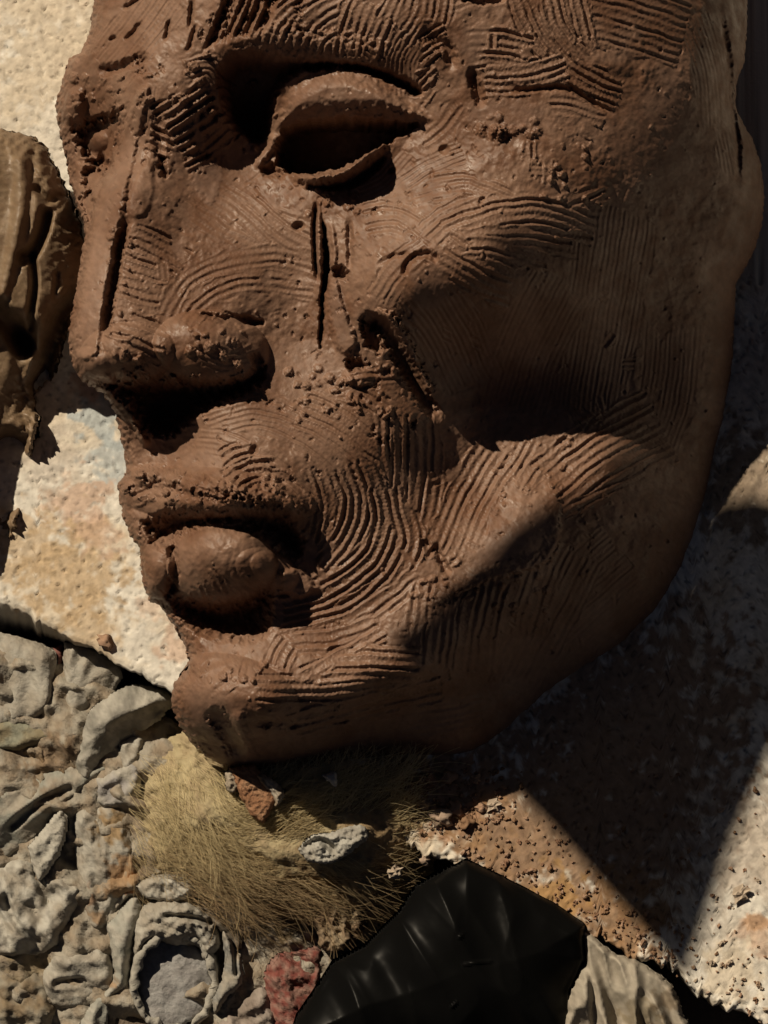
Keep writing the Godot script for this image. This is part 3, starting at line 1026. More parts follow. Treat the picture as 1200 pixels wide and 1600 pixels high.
func slab() -> void:
	var ep := PackedVector2Array()
	for a in [[-1600, 120], [-300, 790], [0, 941], [130, 1008], [270, 1083], [400, 1172], [540, 1262], [640, 1318], [740, 1364], [880, 1436], [1000, 1498], [1058, 1514], [1084, 1550], [1110, 1566], [1150, 1576], [1210, 1612], [1500, 1760], [3000, 2500]]:
		var q := seen(a[0], a[1], slab_z(a[1], a[0]))
		ep.append(Vector2(q.x, q.y))
	var xs := PackedFloat32Array([-1600, -900, -600, -440, -360])
	var x := -300.0
	while x < 1400.0:
		xs.append(x)
		x += 3.5 if x > -40.0 and x < 1250.0 else 6.0
	xs.append_array(PackedFloat32Array([1460, 1560, 1700, 2200, 3000]))
	var vs := PackedFloat32Array()
	var v := 0.0
	while v < 560.0:
		vs.append(v)
		v += 3.5
	while v < 1200.0:
		vs.append(v)
		v += 3.5
	vs.append_array(PackedFloat32Array([1260, 1400, 1700, 2200, 3000]))
	var rag := noise(0.03, 21, 3)
	var fine := noise(0.07, 22, 4)
	var wide := noise(0.006, 23, 4)
	var holes := noise(0.035, 24, 1, FastNoiseLite.TYPE_CELLULAR)
	var o := outline()
	var rows := vs.size() + 3
	var n := xs.size()
	var V := PackedVector3Array()
	var C := PackedColorArray()
	var hgt := PackedFloat32Array()
	hgt.resize(n * rows)
	var white := Color(0.64, 0.61, 0.55)
	var cream := Color(0.57, 0.50, 0.40)
	var ochre := Color(0.47, 0.35, 0.22)
	var blue := Color(0.40, 0.44, 0.45)
	var pink := Color(0.52, 0.37, 0.28)
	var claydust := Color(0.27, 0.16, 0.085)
	var grey := Color(0.46, 0.40, 0.34)
	var spots := [[60, 60, 130, cream, 0.9], [40, 200, 70, white, 0.7], [150, 640, 62, blue, 0.9], [160, 720, 46, blue, 0.8], [120, 590, 30, pink, 0.8], [110, 790, 60, pink, 0.8], [60, 720, 60, grey, 0.5], [100, 900, 95, ochre, 0.85], [30, 860, 70, ochre, 0.7], [150, 840, 40, pink, 0.6], [130, 980, 60, ochre, 0.6],
		[262, 1010, 34, pink, 0.7], [230, 950, 26, pink, 0.5], [215, 800, 60, white, 0.9], [200, 1010, 45, white, 0.9], [230, 670, 40, white, 0.8],
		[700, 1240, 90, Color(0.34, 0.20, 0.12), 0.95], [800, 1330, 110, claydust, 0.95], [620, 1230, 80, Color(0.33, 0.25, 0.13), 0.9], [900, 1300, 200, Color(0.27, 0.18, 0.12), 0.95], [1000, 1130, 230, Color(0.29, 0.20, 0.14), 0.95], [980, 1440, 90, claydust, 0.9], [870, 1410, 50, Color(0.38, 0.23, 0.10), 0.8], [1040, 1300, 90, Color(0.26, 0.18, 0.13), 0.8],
		[1190, 1340, 110, grey, 0.7], [1130, 1470, 50, Color(0.52, 0.48, 0.42), 0.6], [1190, 1470, 40, pink, 0.7], [1140, 1540, 60, cream, 0.8], [1190, 1450, 20, Color(0.42, 0.25, 0.14), 0.7], [1185, 600, 120, grey, 0.8], [1180, 760, 110, Color(0.24, 0.18, 0.13), 0.9], [1180, 100, 150, Color(0.44, 0.39, 0.32), 0.9], [1190, 300, 60, Color(0.42, 0.34, 0.24), 0.8]]  # the brown spot halfway up the right edge is shade painted into the colour
	for j in rows:
		var down := maxi(3 - j, 0)                       # the first three rows are the broken edge
		var vv := vs[maxi(j - 3, 0)]
		for i in n:
			var px := xs[i]
			var k := 0
			while k < ep.size() - 2 and ep[k + 1].x < px: k += 1
			var t := (px - ep[k].x) / (ep[k + 1].x - ep[k].x)
			var ye := lerpf(ep[k].y, ep[k + 1].y, t)
			var coarse := 1.0 if px < 600.0 else 2.2
			ye += (rag.get_noise_2d(px * 0.6, 0.0) * 5.0 + rag.get_noise_2d(px * 2.2, 90.0) * 2.2 * absf(rag.get_noise_2d(px * 0.3, 40.0)) * 4.0 + fine.get_noise_2d(px, 50.0) * 0.8) * coarse
			var y := ye - vv
			var lip := sm(1.0 - vv / 10.0)
			var z := slab_z(y, px) - 5.0 * lip
			var r := fine.get_noise_2d(px, y)
			var w := wide.get_noise_2d(px, y)
			var hole := holes.get_noise_2d(px, y)
			var relief := r * 0.45 + wide.get_noise_2d(px * 3.0, y * 3.0) * 1.3
			if px > 560.0: relief *= 2.0
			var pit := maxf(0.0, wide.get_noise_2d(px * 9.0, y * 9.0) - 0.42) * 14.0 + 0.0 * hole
			z += relief - pit
			if px > 560.0 and vv < 30.0: z += fine.get_noise_2d(px * 0.8, y * 0.8) * 10.0 * (1.0 - vv / 30.0)
			if down > 0:
				var out := 52.0 * sm(1.0 - (px + 30.0) / 190.0) + 6.0
				y += [0.0, out * 0.15, out * 0.6, out][down] + r * 2.0
				z -= [0.0, 16.0, 70.0, 150.0][down]
			V.append(pos(px, y, z))
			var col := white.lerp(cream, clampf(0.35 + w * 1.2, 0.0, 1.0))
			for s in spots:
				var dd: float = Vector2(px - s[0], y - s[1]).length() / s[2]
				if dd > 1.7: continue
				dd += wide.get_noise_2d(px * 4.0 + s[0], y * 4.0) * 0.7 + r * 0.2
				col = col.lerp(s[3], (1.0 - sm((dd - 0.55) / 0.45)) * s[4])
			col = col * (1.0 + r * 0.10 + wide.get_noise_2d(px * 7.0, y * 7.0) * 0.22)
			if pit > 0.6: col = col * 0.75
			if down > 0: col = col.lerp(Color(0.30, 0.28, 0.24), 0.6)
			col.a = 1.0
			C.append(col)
	var I := PackedInt32Array()
	for j in rows - 1:
		for i in n - 1:
			var a := j * n + i
			if j > 3 and i > 4 and i < n - 5:
				var mx := xs[i]
				var my := (800.0 - (view_basis.inverse() * V[a]).y / S)
				if mx > 150.0 and mx < 1150.0 and my < 1160.0 and poly_dist_rough(o, mx, my) > 60.0: continue
			I.append_array(PackedInt32Array([a, a + n, a + n + 1, a, a + n + 1, a + 1]))
	var N := PackedVector3Array()
	N.resize(V.size())
	for k in range(0, I.size(), 3):
		var nn := (V[I[k + 2]] - V[I[k]]).cross(V[I[k + 1]] - V[I[k]])
		for q in 3: N[I[k + q]] += nn
	for k in N.size():
		N[k] = N[k].normalized() if N[k].length() > 0.0 else Vector3.UP
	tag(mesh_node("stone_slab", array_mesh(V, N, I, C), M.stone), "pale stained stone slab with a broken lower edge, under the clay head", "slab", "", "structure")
	# the floor under it
	var st := SurfaceTool.new()
	st.begin(Mesh.PRIMITIVE_TRIANGLES)
	st.set_smooth_group(0)
	var gn := noise(0.004, 26, 3)
	for j in 60:
		for i in 60:
			for q in [[0, 0], [1, 0], [1, 1], [0, 0], [1, 1], [0, 1]]:
				var gx: float = -3400.0 + (i + q[0]) * 130.0
				var gy: float = -3000.0 + (j + q[1]) * 130.0
				st.set_color(Color(0.13, 0.105, 0.08) * (1.0 + gn.get_noise_2d(gx, gy) * 0.4))
				st.add_vertex(pos(gx, gy, slab_z(gy) - 165.0 + gn.get_noise_2d(gx * 3.0, gy * 3.0) * 8.0))
	st.generate_normals()
	tag(mesh_node("ground", st.commit(), M.dust), "", "", "", "structure")

func poly_dist_rough(p: PackedVector2Array, x: float, y: float) -> float:
	var i := int((x - GX0) / ST)
	var j := int((y - GY0) / ST)
	if i < 0 or j < 0 or i >= NX or j >= NY: return -1.0
	return SD[j * NX + i]

# ---------------------------------------------------------------- everything that lies about
func neighbours() -> void:
	# the second lump of clay at the left edge
	var olive := Color(0.205, 0.142, 0.088)
	var c := lump("clay_fragment", self, [-90, 215, -30, 200, 30, 208, 62, 222, 82, 252, 102, 296, 122, 344, 133, 400, 124, 446, 130, 468, 104, 512, 86, 575, 50, 616, 58, 664, 40, 724, 30, 792, 4, 872, -60, 900, -140, 700, -140, 400], -190.0, 110.0, {
		"edge": 60.0, "fold": [0.008, 7.0, 108.0, 3.0], "rough": [0.05, 1.2], "facet": [0.011, 26.0], "ragged": 4.0, "mat": M.clay, "color": olive, "color2": Color(0.18, 0.12, 0.072), "skirt": 60.0, "smooth": 3,
		"creases": [[[56, 230, 54, 330, 30, 440, 6, 500], 9.0, -5.0], [[40, 260, 36, 360, 14, 460], 18.0, 12.0], [[78, 340, 70, 372, 56, 400, 44, 408], 15.0, -40.0], [[56, 404, 60, 450, 50, 512], 9.0, -30.0], [[64, 300, 80, 318, 96, 310], 10.0, -18.0], [[70, 268, 88, 300, 104, 322], 12.0, 10.0], [[94, 430, 90, 470], 5.0, -10.0],
			[[130, 462, 100, 490, 80, 540, 60, 600], 24.0, -110.0], [[0, 490, 20, 510, 40, 540], 26.0, -60.0], [[30, 540, 26, 640, 10, 760], 60.0, -90.0], [[-40, 520, -30, 700, -30, 860], 60.0, -80.0], [[10, 700, 6, 800, -6, 860], 40.0, -60.0]]})
	tag(c, "smaller olive brown clay fragment with knife strokes, beside the nose of the clay head", "clay fragment")
	# black bag
	var bag := lump("plastic_bag", self, [448, 1640, 462, 1590, 486, 1556, 520, 1504, 572, 1478, 622, 1428, 650, 1384, 690, 1362, 728, 1342, 784, 1368, 866, 1410, 914, 1442, 916, 1498, 890, 1548, 892, 1640], -100.0, 80.0, {
		"edge": 150.0, "fold": [0.004, 16.0, 60.0, 2.0], "rough": [0.02, 0.3], "crumple": [0.0055, 9.0], "ragged": 0.5, "mat": M.bag, "color": Color(0.006, 0.006, 0.006), "color2": Color(0.006, 0.006, 0.006), "smooth": 1, "step": 3.0,
		"creases": [[[724, 1500, 745, 1496, 766, 1495], 2.5, 4.0], [[716, 1458, 722, 1452], 2.5, 5.0], [[704, 1566, 712, 1558], 2.5, 5.0]]})
	tag(bag, "black crumpled plastic bag at the bottom of the picture", "plastic bag")
	# crumpled sheet
	var sheet := lump("crumpled_paper", self, [900, 1446, 926, 1462, 960, 1488, 990, 1496, 1016, 1512, 1050, 1540, 1066, 1580, 1076, 1640, 880, 1640, 884, 1580, 892, 1545, 914, 1498], -100.0, 34.0, {
		"edge": 12.0, "fold": [0.01, 10.0, 70.0, 2.5], "rough": [0.05, 0.8], "ragged": 2.0, "mat": M.paper, "color": Color(0.34, 0.305, 0.25), "color2": Color(0.30, 0.265, 0.215), "smooth": 2,
		"crumple": [0.010, 22.0], "creases": [[[908, 1454, 912, 1500, 924, 1540, 930, 1630], 9.0, -12.0]],
		"stains": [[1000, 1590, 40, Color(0.20, 0.16, 0.10), 0.6], [1040, 1560, 30, Color(0.16, 0.12, 0.08), 0.7]]})
	tag(sheet, "pale crumpled paper sheet between the black bag and the slab edge", "paper sheet")

func rubbish() -> void:
	var pl := Color(0.35, 0.332, 0.292)
	var pl2 := Color(0.29, 0.262, 0.22)
	var pale := Color(0.39, 0.375, 0.335)
	var brown := Color(0.20, 0.14, 0.09)
	var rust := Color(0.29, 0.165, 0.075)
	var g := "plaster rags heaped under the slab edge"
	single("plaster_rubble", "heap of grey plaster crumbs under the rags at lower left", "rubble", [-340, 860, -60, 985, 120, 1040, 280, 1130, 420, 1200, 640, 1290, 600, 1480, 560, 1800, 100, 1860, -340, 1800], -272.0, 62.0, {"crumple": [0.008, 12.0], "edge": 50.0, "fold": [0.010, 22.0, 30.0, 1.4], "rough": [0.045, 3.5], "facet": [0.03, 6.0], "color": Color(0.31, 0.285, 0.24), "color2": Color(0.25, 0.205, 0.155), "mat": M.dust, "step": 4.0,
		"stains": [[90, 1190, 60, brown, 0.8], [190, 1370, 40, rust, 0.7], [60, 1500, 50, Color(0.24, 0.19, 0.12), 0.7], [520, 1560, 60, Color(0.22, 0.09, 0.07), 0.6], [450, 1400, 90, Color(0.17, 0.12, 0.06), 0.8]]}).set_meta("kind", "stuff")
	single("plaster_rag", "smooth grey plaster rag at the left edge, above the maroon scrap", "plaster rag", [-40, 985, 20, 992, 84, 1016, 88, 1060, 80, 1108, 40, 1130, -40, 1128], -242.0, 28.5, {"edge": 32.5, "fold": [0.012, 6.3, 100.0, 2.5], "crumple": [0.0065, 14.0], "rough": [0.05, 0.6], "color": pl, "color2": pl2}, g)
	single("plaster_rag", "grey plaster rag between the maroon scrap and the big smooth rag", "plaster rag", [100, 1004, 140, 1008, 190, 1046, 176, 1086, 140, 1118, 104, 1124, 98, 1070], -247.0, 24.8, {"edge": 27.5, "fold": [0.014, 7.0, 110.0, 2.5], "crumple": [0.0065, 14.0], "rough": [0.05, 0.6], "color": pl, "color2": pl2}, g)
	single("maroon_scrap", "maroon cloth scrap in the gap between two plaster rags", "cloth scrap", [80, 1012, 100, 1010, 98, 1060, 86, 1100, 70, 1124, 58, 1118, 72, 1070], -264.0, 16.1, {"edge": 11.2, "fold": [0.03, 6.0, 0.0, 1.0], "crumple": [0.0065, 14.0], "rough": [0.12, 1.8], "color": Color(0.13, 0.035, 0.035), "color2": Color(0.20, 0.11, 0.09), "mat": M.dust})
	single("plaster_rag", "big smooth grey rag touching the slab corner left of the chin", "plaster rag", [140, 1108, 196, 1072, 250, 1076, 272, 1092, 264, 1110, 236, 1136, 190, 1164, 160, 1190, 140, 1222, 120, 1208, 120, 1160], -227.0, 37.2, {"edge": 42.5, "fold": [0.012, 7.0, -30.0, 2.0], "crumple": [0.0065, 14.0], "rough": [0.05, 0.6], "color": pl, "color2": Color(0.215, 0.205, 0.18), "creases": [[[150, 1130, 190, 1110, 230, 1100], 16.0, 8.0]]}, g)
	single("plaster_rag", "greenish grey rag at the left edge below the smooth rag", "plaster rag", [-40, 1114, 40, 1120, 86, 1122, 94, 1150, 60, 1168, 0, 1176, -40, 1176], -237.0, 24.8, {"edge": 25.0, "fold": [0.015, 7.0, 10.0, 2.0], "crumple": [0.0065, 14.0], "rough": [0.05, 0.8], "color": Color(0.23, 0.23, 0.18), "color2": Color(0.21, 0.18, 0.12)}, g)
	single("sacking_scrap", "brown frayed sacking scrap among the grey rags", "sacking", [36, 1166, 70, 1150, 124, 1138, 134, 1180, 118, 1226, 70, 1240, 30, 1246, 10, 1210], -242.0, 21.1, {"edge": 20.0, "fold": [0.03, 16.0, 60.0, 2.2], "rough": [0.08, 4.0], "color": Color(0.17, 0.12, 0.075), "color2": Color(0.25, 0.21, 0.16), "mat": M.dust})
	single("plaster_rag", "long grey rag folded diagonally at the left edge", "plaster rag", [-40, 1252, 40, 1216, 100, 1196, 160, 1190, 172, 1208, 120, 1244, 84, 1282, 40, 1322, -40, 1360], -232.0, 32.2, {"edge": 32.5, "fold": [0.014, 9.8, -32.0, 2.6], "crumple": [0.0065, 14.0], "rough": [0.05, 1.1], "color": Color(0.25, 0.25, 0.22), "color2": pl2, "stains": [[80, 1252, 34, Color(0.19, 0.15, 0.11), 0.8]], "creases": [[[20, 1290, 60, 1256, 110, 1232], 12.0, -16.0]]}, g)
	single("plaster_flake", "pale lilac grey plaster flake above the rusty strip", "plaster flake", [150, 1216, 190, 1196, 214, 1186, 222, 1204, 214, 1250, 176, 1262, 152, 1254], -217.0, 22.3, {"edge": 15.0, "fold": [0.02, 6.0, -30.0, 2.0], "rough": [0.06, 2.0], "color": Color(0.30, 0.285, 0.275), "color2": pl}, "")
	single("plaster_flake", "pointed pale plaster flake below the diagonal rag", "plaster flake", [44, 1322, 78, 1282, 96, 1264, 108, 1290, 96, 1330, 84, 1352, 60, 1376], -207.0, 21.1, {"edge": 13.8, "fold": [0.02, 7.0, -50.0, 2.0], "rough": [0.07, 2.5], "color": pale, "color2": pl}, "")
	single("plaster_flake", "small leaning flake right of the brown sacking", "plaster flake", [186, 1160, 214, 1148, 226, 1160, 214, 1200, 196, 1206, 188, 1186], -222.0, 18.6, {"edge": 11.2, "fold": [0.03, 6.0, -60.0, 2.0], "rough": [0.07, 2.0], "color": pl, "color2": pl2}, "")
	single("plaster_rag", "large pale lumpy rag at the left edge in the lower heap", "plaster rag", [-40, 1362, 30, 1340, 70, 1360, 124, 1374, 132, 1396, 110, 1440, 92, 1478, 40, 1494, -40, 1490], -232.0, 40.9, {"edge": 37.5, "fold": [0.016, 15.4, 60.0, 1.6], "crumple": [0.0065, 14.0], "rough": [0.05, 1.7], "color": pale, "color2": pl2, "creases": [[[10, 1400, 30, 1440, 60, 1470], 9.0, -10.0], [[60, 1362, 76, 1410], 10.0, -12.0]]}, g)
	single("plaster_strip", "ribbed plaster strip with an orange rust stain", "plaster strip", [118, 1262, 150, 1258, 196, 1262, 212, 1320, 224, 1388, 196, 1406, 160, 1452, 138, 1440, 130, 1390, 116, 1330], -227.0, 28.5, {"edge": 17.5, "fold": [0.025, 9.0, 85.0, 3.0], "crumple": [0.0065, 14.0], "rough": [0.06, 2.1], "facet": [0.03, 9.0], "color": pl, "color2": pl2, "stains": [[200, 1360, 40, rust, 0.75], [204, 1380, 22, Color(0.22, 0.085, 0.025), 0.9], [178, 1290, 36, Color(0.26, 0.17, 0.08), 0.8], [140, 1400, 22, Color(0.24, 0.13, 0.07), 0.7], [150, 1430, 16, rust, 0.6]]})
	single("plaster_rag", "low grey rag left of the hollow tube", "plaster rag", [84, 1490, 120, 1476, 164, 1480, 178, 1510, 176, 1550, 130, 1574, 84, 1570, 66, 1530], -227.0, 31.0, {"edge": 30.0, "fold": [0.018, 9.8, 20.0, 1.8], "crumple": [0.0065, 14.0], "rough": [0.05, 1.4], "color": pl, "color2": pl2, "creases": [[[90, 1534, 130, 1530], 9.0, -18.0]]}, g)
	single("plaster_rag", "brown stained rag in the bottom left corner", "plaster rag", [-40, 1496, 30, 1500, 76, 1530, 90, 1570, 60, 1640, -40, 1640], -237.0, 33.5, {"edge": 32.5, "fold": [0.02, 11.2, 30.0, 1.6], "crumple": [0.0065, 14.0], "rough": [0.05, 1.7], "color": Color(0.26, 0.235, 0.19), "color2": Color(0.20, 0.155, 0.105)}, g)
	single("plaster_rag", "pale smooth rag running down the left side of the hollow tube", "plaster rag", [166, 1446, 192, 1416, 214, 1400, 222, 1436, 206, 1490, 200, 1540, 176, 1560, 160, 1640, 110, 1640, 140, 1570, 176, 1530, 172, 1480], -217.0, 31.0, {"edge": 25.0, "fold": [0.016, 7.0, 95.0, 2.4], "crumple": [0.0065, 14.0], "rough": [0.05, 0.8], "color": Color(0.275, 0.275, 0.245), "color2": pl, "stains": [[170, 1530, 18, rust, 0.7]]}, g)
	single("plaster_flake", "row of pale plaster flakes on top of the hollow tube", "plaster flake", [212, 1384, 240, 1366, 290, 1366, 308, 1384, 296, 1402, 270, 1410, 232, 1404], -197.0, 21.1, {"edge": 13.8, "fold": [0.03, 10.0, 10.0, 1.8], "rough": [0.08, 3.0], "color": pale, "color2": pl2}, "")
	# hollow tube wrapped in plaster
	var tube := thing("plaster_tube", "hollow plaster wrapped tube with a grey plug, lower left", "tube")
	lump("shoulder", tube, [206, 1450, 224, 1414, 270, 1396, 318, 1412, 340, 1446, 344, 1480, 320, 1500, 306, 1476, 276, 1478, 240, 1470, 212, 1500], -222.0, 56.0, {"edge": 26.0, "fold": [0.02, 12.0, 10.0, 2.0], "rough": [0.06, 4.0], "color": pl, "color2": pl2, "creases": [[[262, 1426, 300, 1430, 330, 1440], 6.0, -18.0]]})
	ring(tube, Vector2(272, 1534), Vector2(70, 86), 13.0, -188.0, 80.0, pl)
	lump("plug", tube, [212, 1534, 222, 1490, 272, 1464, 318, 1490, 330, 1534, 318, 1580, 272, 1606, 224, 1584], -212.0, 14.0, {"edge": 40.0, "fold": [0.012, 4.0, 0.0, 1.0], "rough": [0.06, 0.8], "color": Color(0.31, 0.305, 0.30), "color2": Color(0.26, 0.25, 0.245)})
	single("plaster_strip", "grey cloth strip curling round the right side of the tube", "plaster strip", [344, 1440, 362, 1466, 378, 1500, 380, 1536, 358, 1556, 338, 1584, 332, 1560, 346, 1530, 350, 1490], -207.0, 27.3, {"edge": 12.5, "fold": [0.02, 7.0, 80.0, 2.4], "crumple": [0.0065, 14.0], "rough": [0.06, 1.2], "color": Color(0.22, 0.215, 0.20), "color2": pl2, "creases": [[[366, 1476, 370, 1520], 5.0, -18.0]]})
	single("plaster_strip", "dark rim strip above the tube against the hemp", "plaster strip", [312, 1396, 336, 1420, 362, 1450, 380, 1470, 372, 1484, 350, 1462, 326, 1436, 308, 1414], -217.0, 24.8, {"edge": 11.2, "fold": [0.02, 7.0, 40.0, 2.4], "crumple": [0.0065, 14.0], "rough": [0.06, 1.5], "color": Color(0.16, 0.135, 0.105), "color2": Color(0.20, 0.17, 0.135)})
	# small pieces on the hemp
	var tile := thing("terracotta_shard", "orange terracotta tile shard with white mortar on its edge, under the chin", "tile shard")
	lump("body", tile, [358, 1200, 396, 1190, 424, 1222, 440, 1238, 428, 1262, 412, 1288, 390, 1272, 372, 1238], -104.0, 30.0, {"edge": 7.0, "fold": [0.02, 3.0, 0.0, 1.0], "rough": [0.09, 2.0], "mat": M.tile, "color": Color(0.24, 0.125, 0.07), "color2": Color(0.30, 0.175, 0.105), "smooth": 1, "step": 2.0})
	lump("mortar", tile, [398, 1206, 420, 1212, 444, 1234, 442, 1250, 430, 1262, 426, 1244, 408, 1226], -90.0, 24.0, {"edge": 7.0, "fold": [0.05, 5.0, 0.0, 1.0], "rough": [0.1, 4.0], "color": Color(0.36, 0.33, 0.28), "color2": Color(0.22, 0.17, 0.12), "step": 2.0})
	lump("mortar", tile, [352, 1206, 366, 1200, 374, 1226, 366, 1240, 354, 1232], -100.0, 22.0, {"edge": 6.0, "fold": [0.05, 4.0, 0.0, 1.0], "rough": [0.1, 3.0], "color": Color(0.33, 0.28, 0.22), "step": 2.0})
	single("plaster_chip", "white plaster chip with a dark hollow, in the hemp under the chin", "plaster chip", [466, 1326, 486, 1306, 516, 1300, 548, 1290, 568, 1288, 576, 1308, 556, 1326, 536, 1342, 508, 1350, 480, 1344], -84.0, 21.1, {"edge": 11.2, "fold": [0.03, 9.0, -20.0, 1.6], "rough": [0.1, 4.0], "facet": [0.04, 8.0], "color": Color(0.36, 0.35, 0.32), "color2": Color(0.27, 0.255, 0.225), "step": 2.0, "creases": [[[478, 1322, 500, 1312, 520, 1326], 9.0, -22.0]]})
	single("plaster_chip", "small bright white chip just under the jaw line", "plaster chip", [502, 1212, 522, 1204, 528, 1218, 524, 1230, 514, 1222], -90.0, 16.0, {"edge": 5.0, "fold": [0.05, 3.0, 0.0, 1.0], "rough": [0.1, 1.5], "color": Color(0.5, 0.47, 0.42), "step": 2.0})
	single("plaster_shell", "curved brown and white plaster shell beside the black bag", "plaster shell", [478, 1424, 490, 1396, 516, 1376, 548, 1386, 568, 1420, 566, 1458, 530, 1486, 500, 1480, 494, 1446], -182.0, 24.8, {"edge": 15.0, "fold": [0.03, 12.0, 75.0, 2.4], "rough": [0.07, 4.0], "color": Color(0.30, 0.24, 0.165), "color2": Color(0.19, 0.13, 0.085), "step": 2.0, "creases": [[[494, 1424, 508, 1400, 524, 1386], 11.0, -34.0], [[520, 1440, 528, 1400], 5.0, 8.0]]})
	single("red_scrap", "dusty red cloth scrap left of the black bag", "cloth scrap", [412, 1520, 432, 1490, 470, 1484, 500, 1482, 496, 1540, 470, 1600, 440, 1640, 420, 1590], -207.0, 18.6, {"edge": 17.5, "fold": [0.025, 9.0, 50.0, 1.6], "crumple": [0.0065, 14.0], "rough": [0.09, 1.8], "color": Color(0.18, 0.06, 0.05), "color2": Color(0.24, 0.145, 0.12), "tone": 0.05, "mat": M.dust})
	single("plaster_rag", "knobbly pinkish grey rag between the tube and the red scrap", "plaster rag", [352, 1580, 384, 1556, 412, 1540, 432, 1576, 440, 1640, 330, 1640], -217.0, 28.5, {"edge": 22.5, "fold": [0.03, 9.8, 40.0, 1.4], "crumple": [0.0065, 14.0], "rough": [0.07, 1.7], "color": Color(0.28, 0.24, 0.21), "color2": Color(0.2, 0.165, 0.14)}, g)
	hemp()
	stones()

func ring(parent: Node, mid: Vector2, r: Vector2, wall: float, ztop: float, deep: float, col: Color) -> void:
	var st := SurfaceTool.new()
	st.begin(Mesh.PRIMITIVE_TRIANGLES)
	st.set_smooth_group(0)
	var nn := noise(0.05, 40, 3)
	var prof := [[1.08, -deep], [1.05, -deep * 0.5], [1.0, -6.0], [0.97, 0.0], [0.0, 0.0], [0.0, -6.0], [0.0, -deep * 0.5], [0.0, -deep]]
	var c := seen(mid.x, mid.y, ztop)
	for k in 72:
		for q in prof.size() - 1:
			for e in [[0, 0], [1, 0], [1, 1], [0, 0], [1, 1], [0, 1]]:
				var a: float = TAU * (k + e[0]) / 72.0
				var pq: Array = prof[q + e[1]]
				var d := Vector2(cos(a), sin(a))
				var w := wall * (1.0 + 0.5 * nn.get_noise_2d(d.x * 40.0, d.y * 40.0))
				var f: Vector2 = d * r * pq[0] if pq[0] > 0.0 else d * (r - Vector2(w, w))
				f *= 1.0 + 0.05 * nn.get_noise_2d(d.x * 60.0 + 90.0, d.y * 60.0)
				st.set_color(col * (1.0 + 0.2 * nn.get_noise_2d(f.x, f.y)))
				st.add_vertex(pos(c.x + f.x, c.y + f.y, ztop + pq[1] - f.x * 0.1 - f.y * 0.2 + nn.get_noise_2d(f.x * 1.5, f.y * 1.5) * 7.0))
	st.generate_normals()
	mesh_node("wall", st.commit(), M.plaster, parent)

func hemp() -> void:
	var o := thing("hemp_fibre", "loose yellowish hemp fibre under the chin", "hemp")
	o.set_meta("kind", "stuff")
	lump("mat", o, [196, 1250, 230, 1180, 290, 1140, 380, 1150, 480, 1160, 600, 1160, 690, 1230, 690, 1320, 660, 1390, 600, 1450, 500, 1470, 420, 1470, 350, 1440, 300, 1390, 230, 1370, 206, 1310], -238.0, 140.0, {"round": 0.9, "lean": [0.10, -0.14], "edge": 170.0, "ragged": 8.0, "fold": [0.012, 16.0, 20.0, 2.5], "rough": [0.05, 1.2], "color": Color(0.36, 0.305, 0.19), "color2": Color(0.30, 0.24, 0.15), "mat": M.dust, "step": 4.0, "stains": [[470, 1400, 90, Color(0.15, 0.10, 0.055), 0.8], [600, 1290, 90, Color(0.30, 0.21, 0.12), 0.8]]})
	var st := SurfaceTool.new()
	st.begin(Mesh.PRIMITIVE_TRIANGLES)
	var f := noise(0.005, 51, 2)
	for k in 6000:
		var x := rng.randf_range(190, 640)
		var y := rng.randf_range(1185, 1450)
		var far := Vector2((x - 410.0) / 240.0, (y - 1310.0) / 150.0).length()
		if rng.randf() < (far - 0.55) * 1.4: continue
		var ang := atan2(-(x - 450.0), maxf(y - 1080.0, 60.0)) + f.get_noise_2d(x, y) * 1.1 + rng.randf_range(-0.5, 0.5)
		var z := -98.0 + rng.randf_range(-10.0, 10.0) - 62.0 * pow(far, 2.0) + (x - 440.0) * 0.1 - (y - 1300.0) * 0.14 + 14.0 * sm((1340.0 - y) / 100.0)
		var len := rng.randf_range(40.0, 120.0)
		var bend := rng.randf_range(-0.016, 0.010)
		var r := rng.randf_range(0.15, 0.36)
		var tone := rng.randf_range(0.85, 1.2)
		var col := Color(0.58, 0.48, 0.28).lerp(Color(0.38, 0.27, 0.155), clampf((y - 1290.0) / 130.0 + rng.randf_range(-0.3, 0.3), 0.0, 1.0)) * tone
		col.a = 1.0
		var n := 7
		var last: Array = []
		for s in n + 1:
			var e := sin(PI * float(s) / n)
			var dirx := cos(ang)
			var diry := sin(ang)
			var zz := z + e * 10.0 - 8.0
			var now := []
			for q in 3:
				var t := TAU * q / 3.0
				now.append(pos(x - diry * cos(t) * r, y + dirx * cos(t) * r, zz + sin(t) * r))
			if last.size():
				for q in 3:
					var q2 := (q + 1) % 3
					for v in [last[q], now[q], now[q2], last[q], now[q2], last[q2]]:
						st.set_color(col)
						st.add_vertex(v)
			last = now
			x += dirx * len / n
			y += diry * len / n
			ang += bend * len / n + rng.randf_range(-0.06, 0.06)
	st.generate_normals()
	mesh_node("strands", st.commit(), M.fibre, o).set_meta("kind", "stuff")

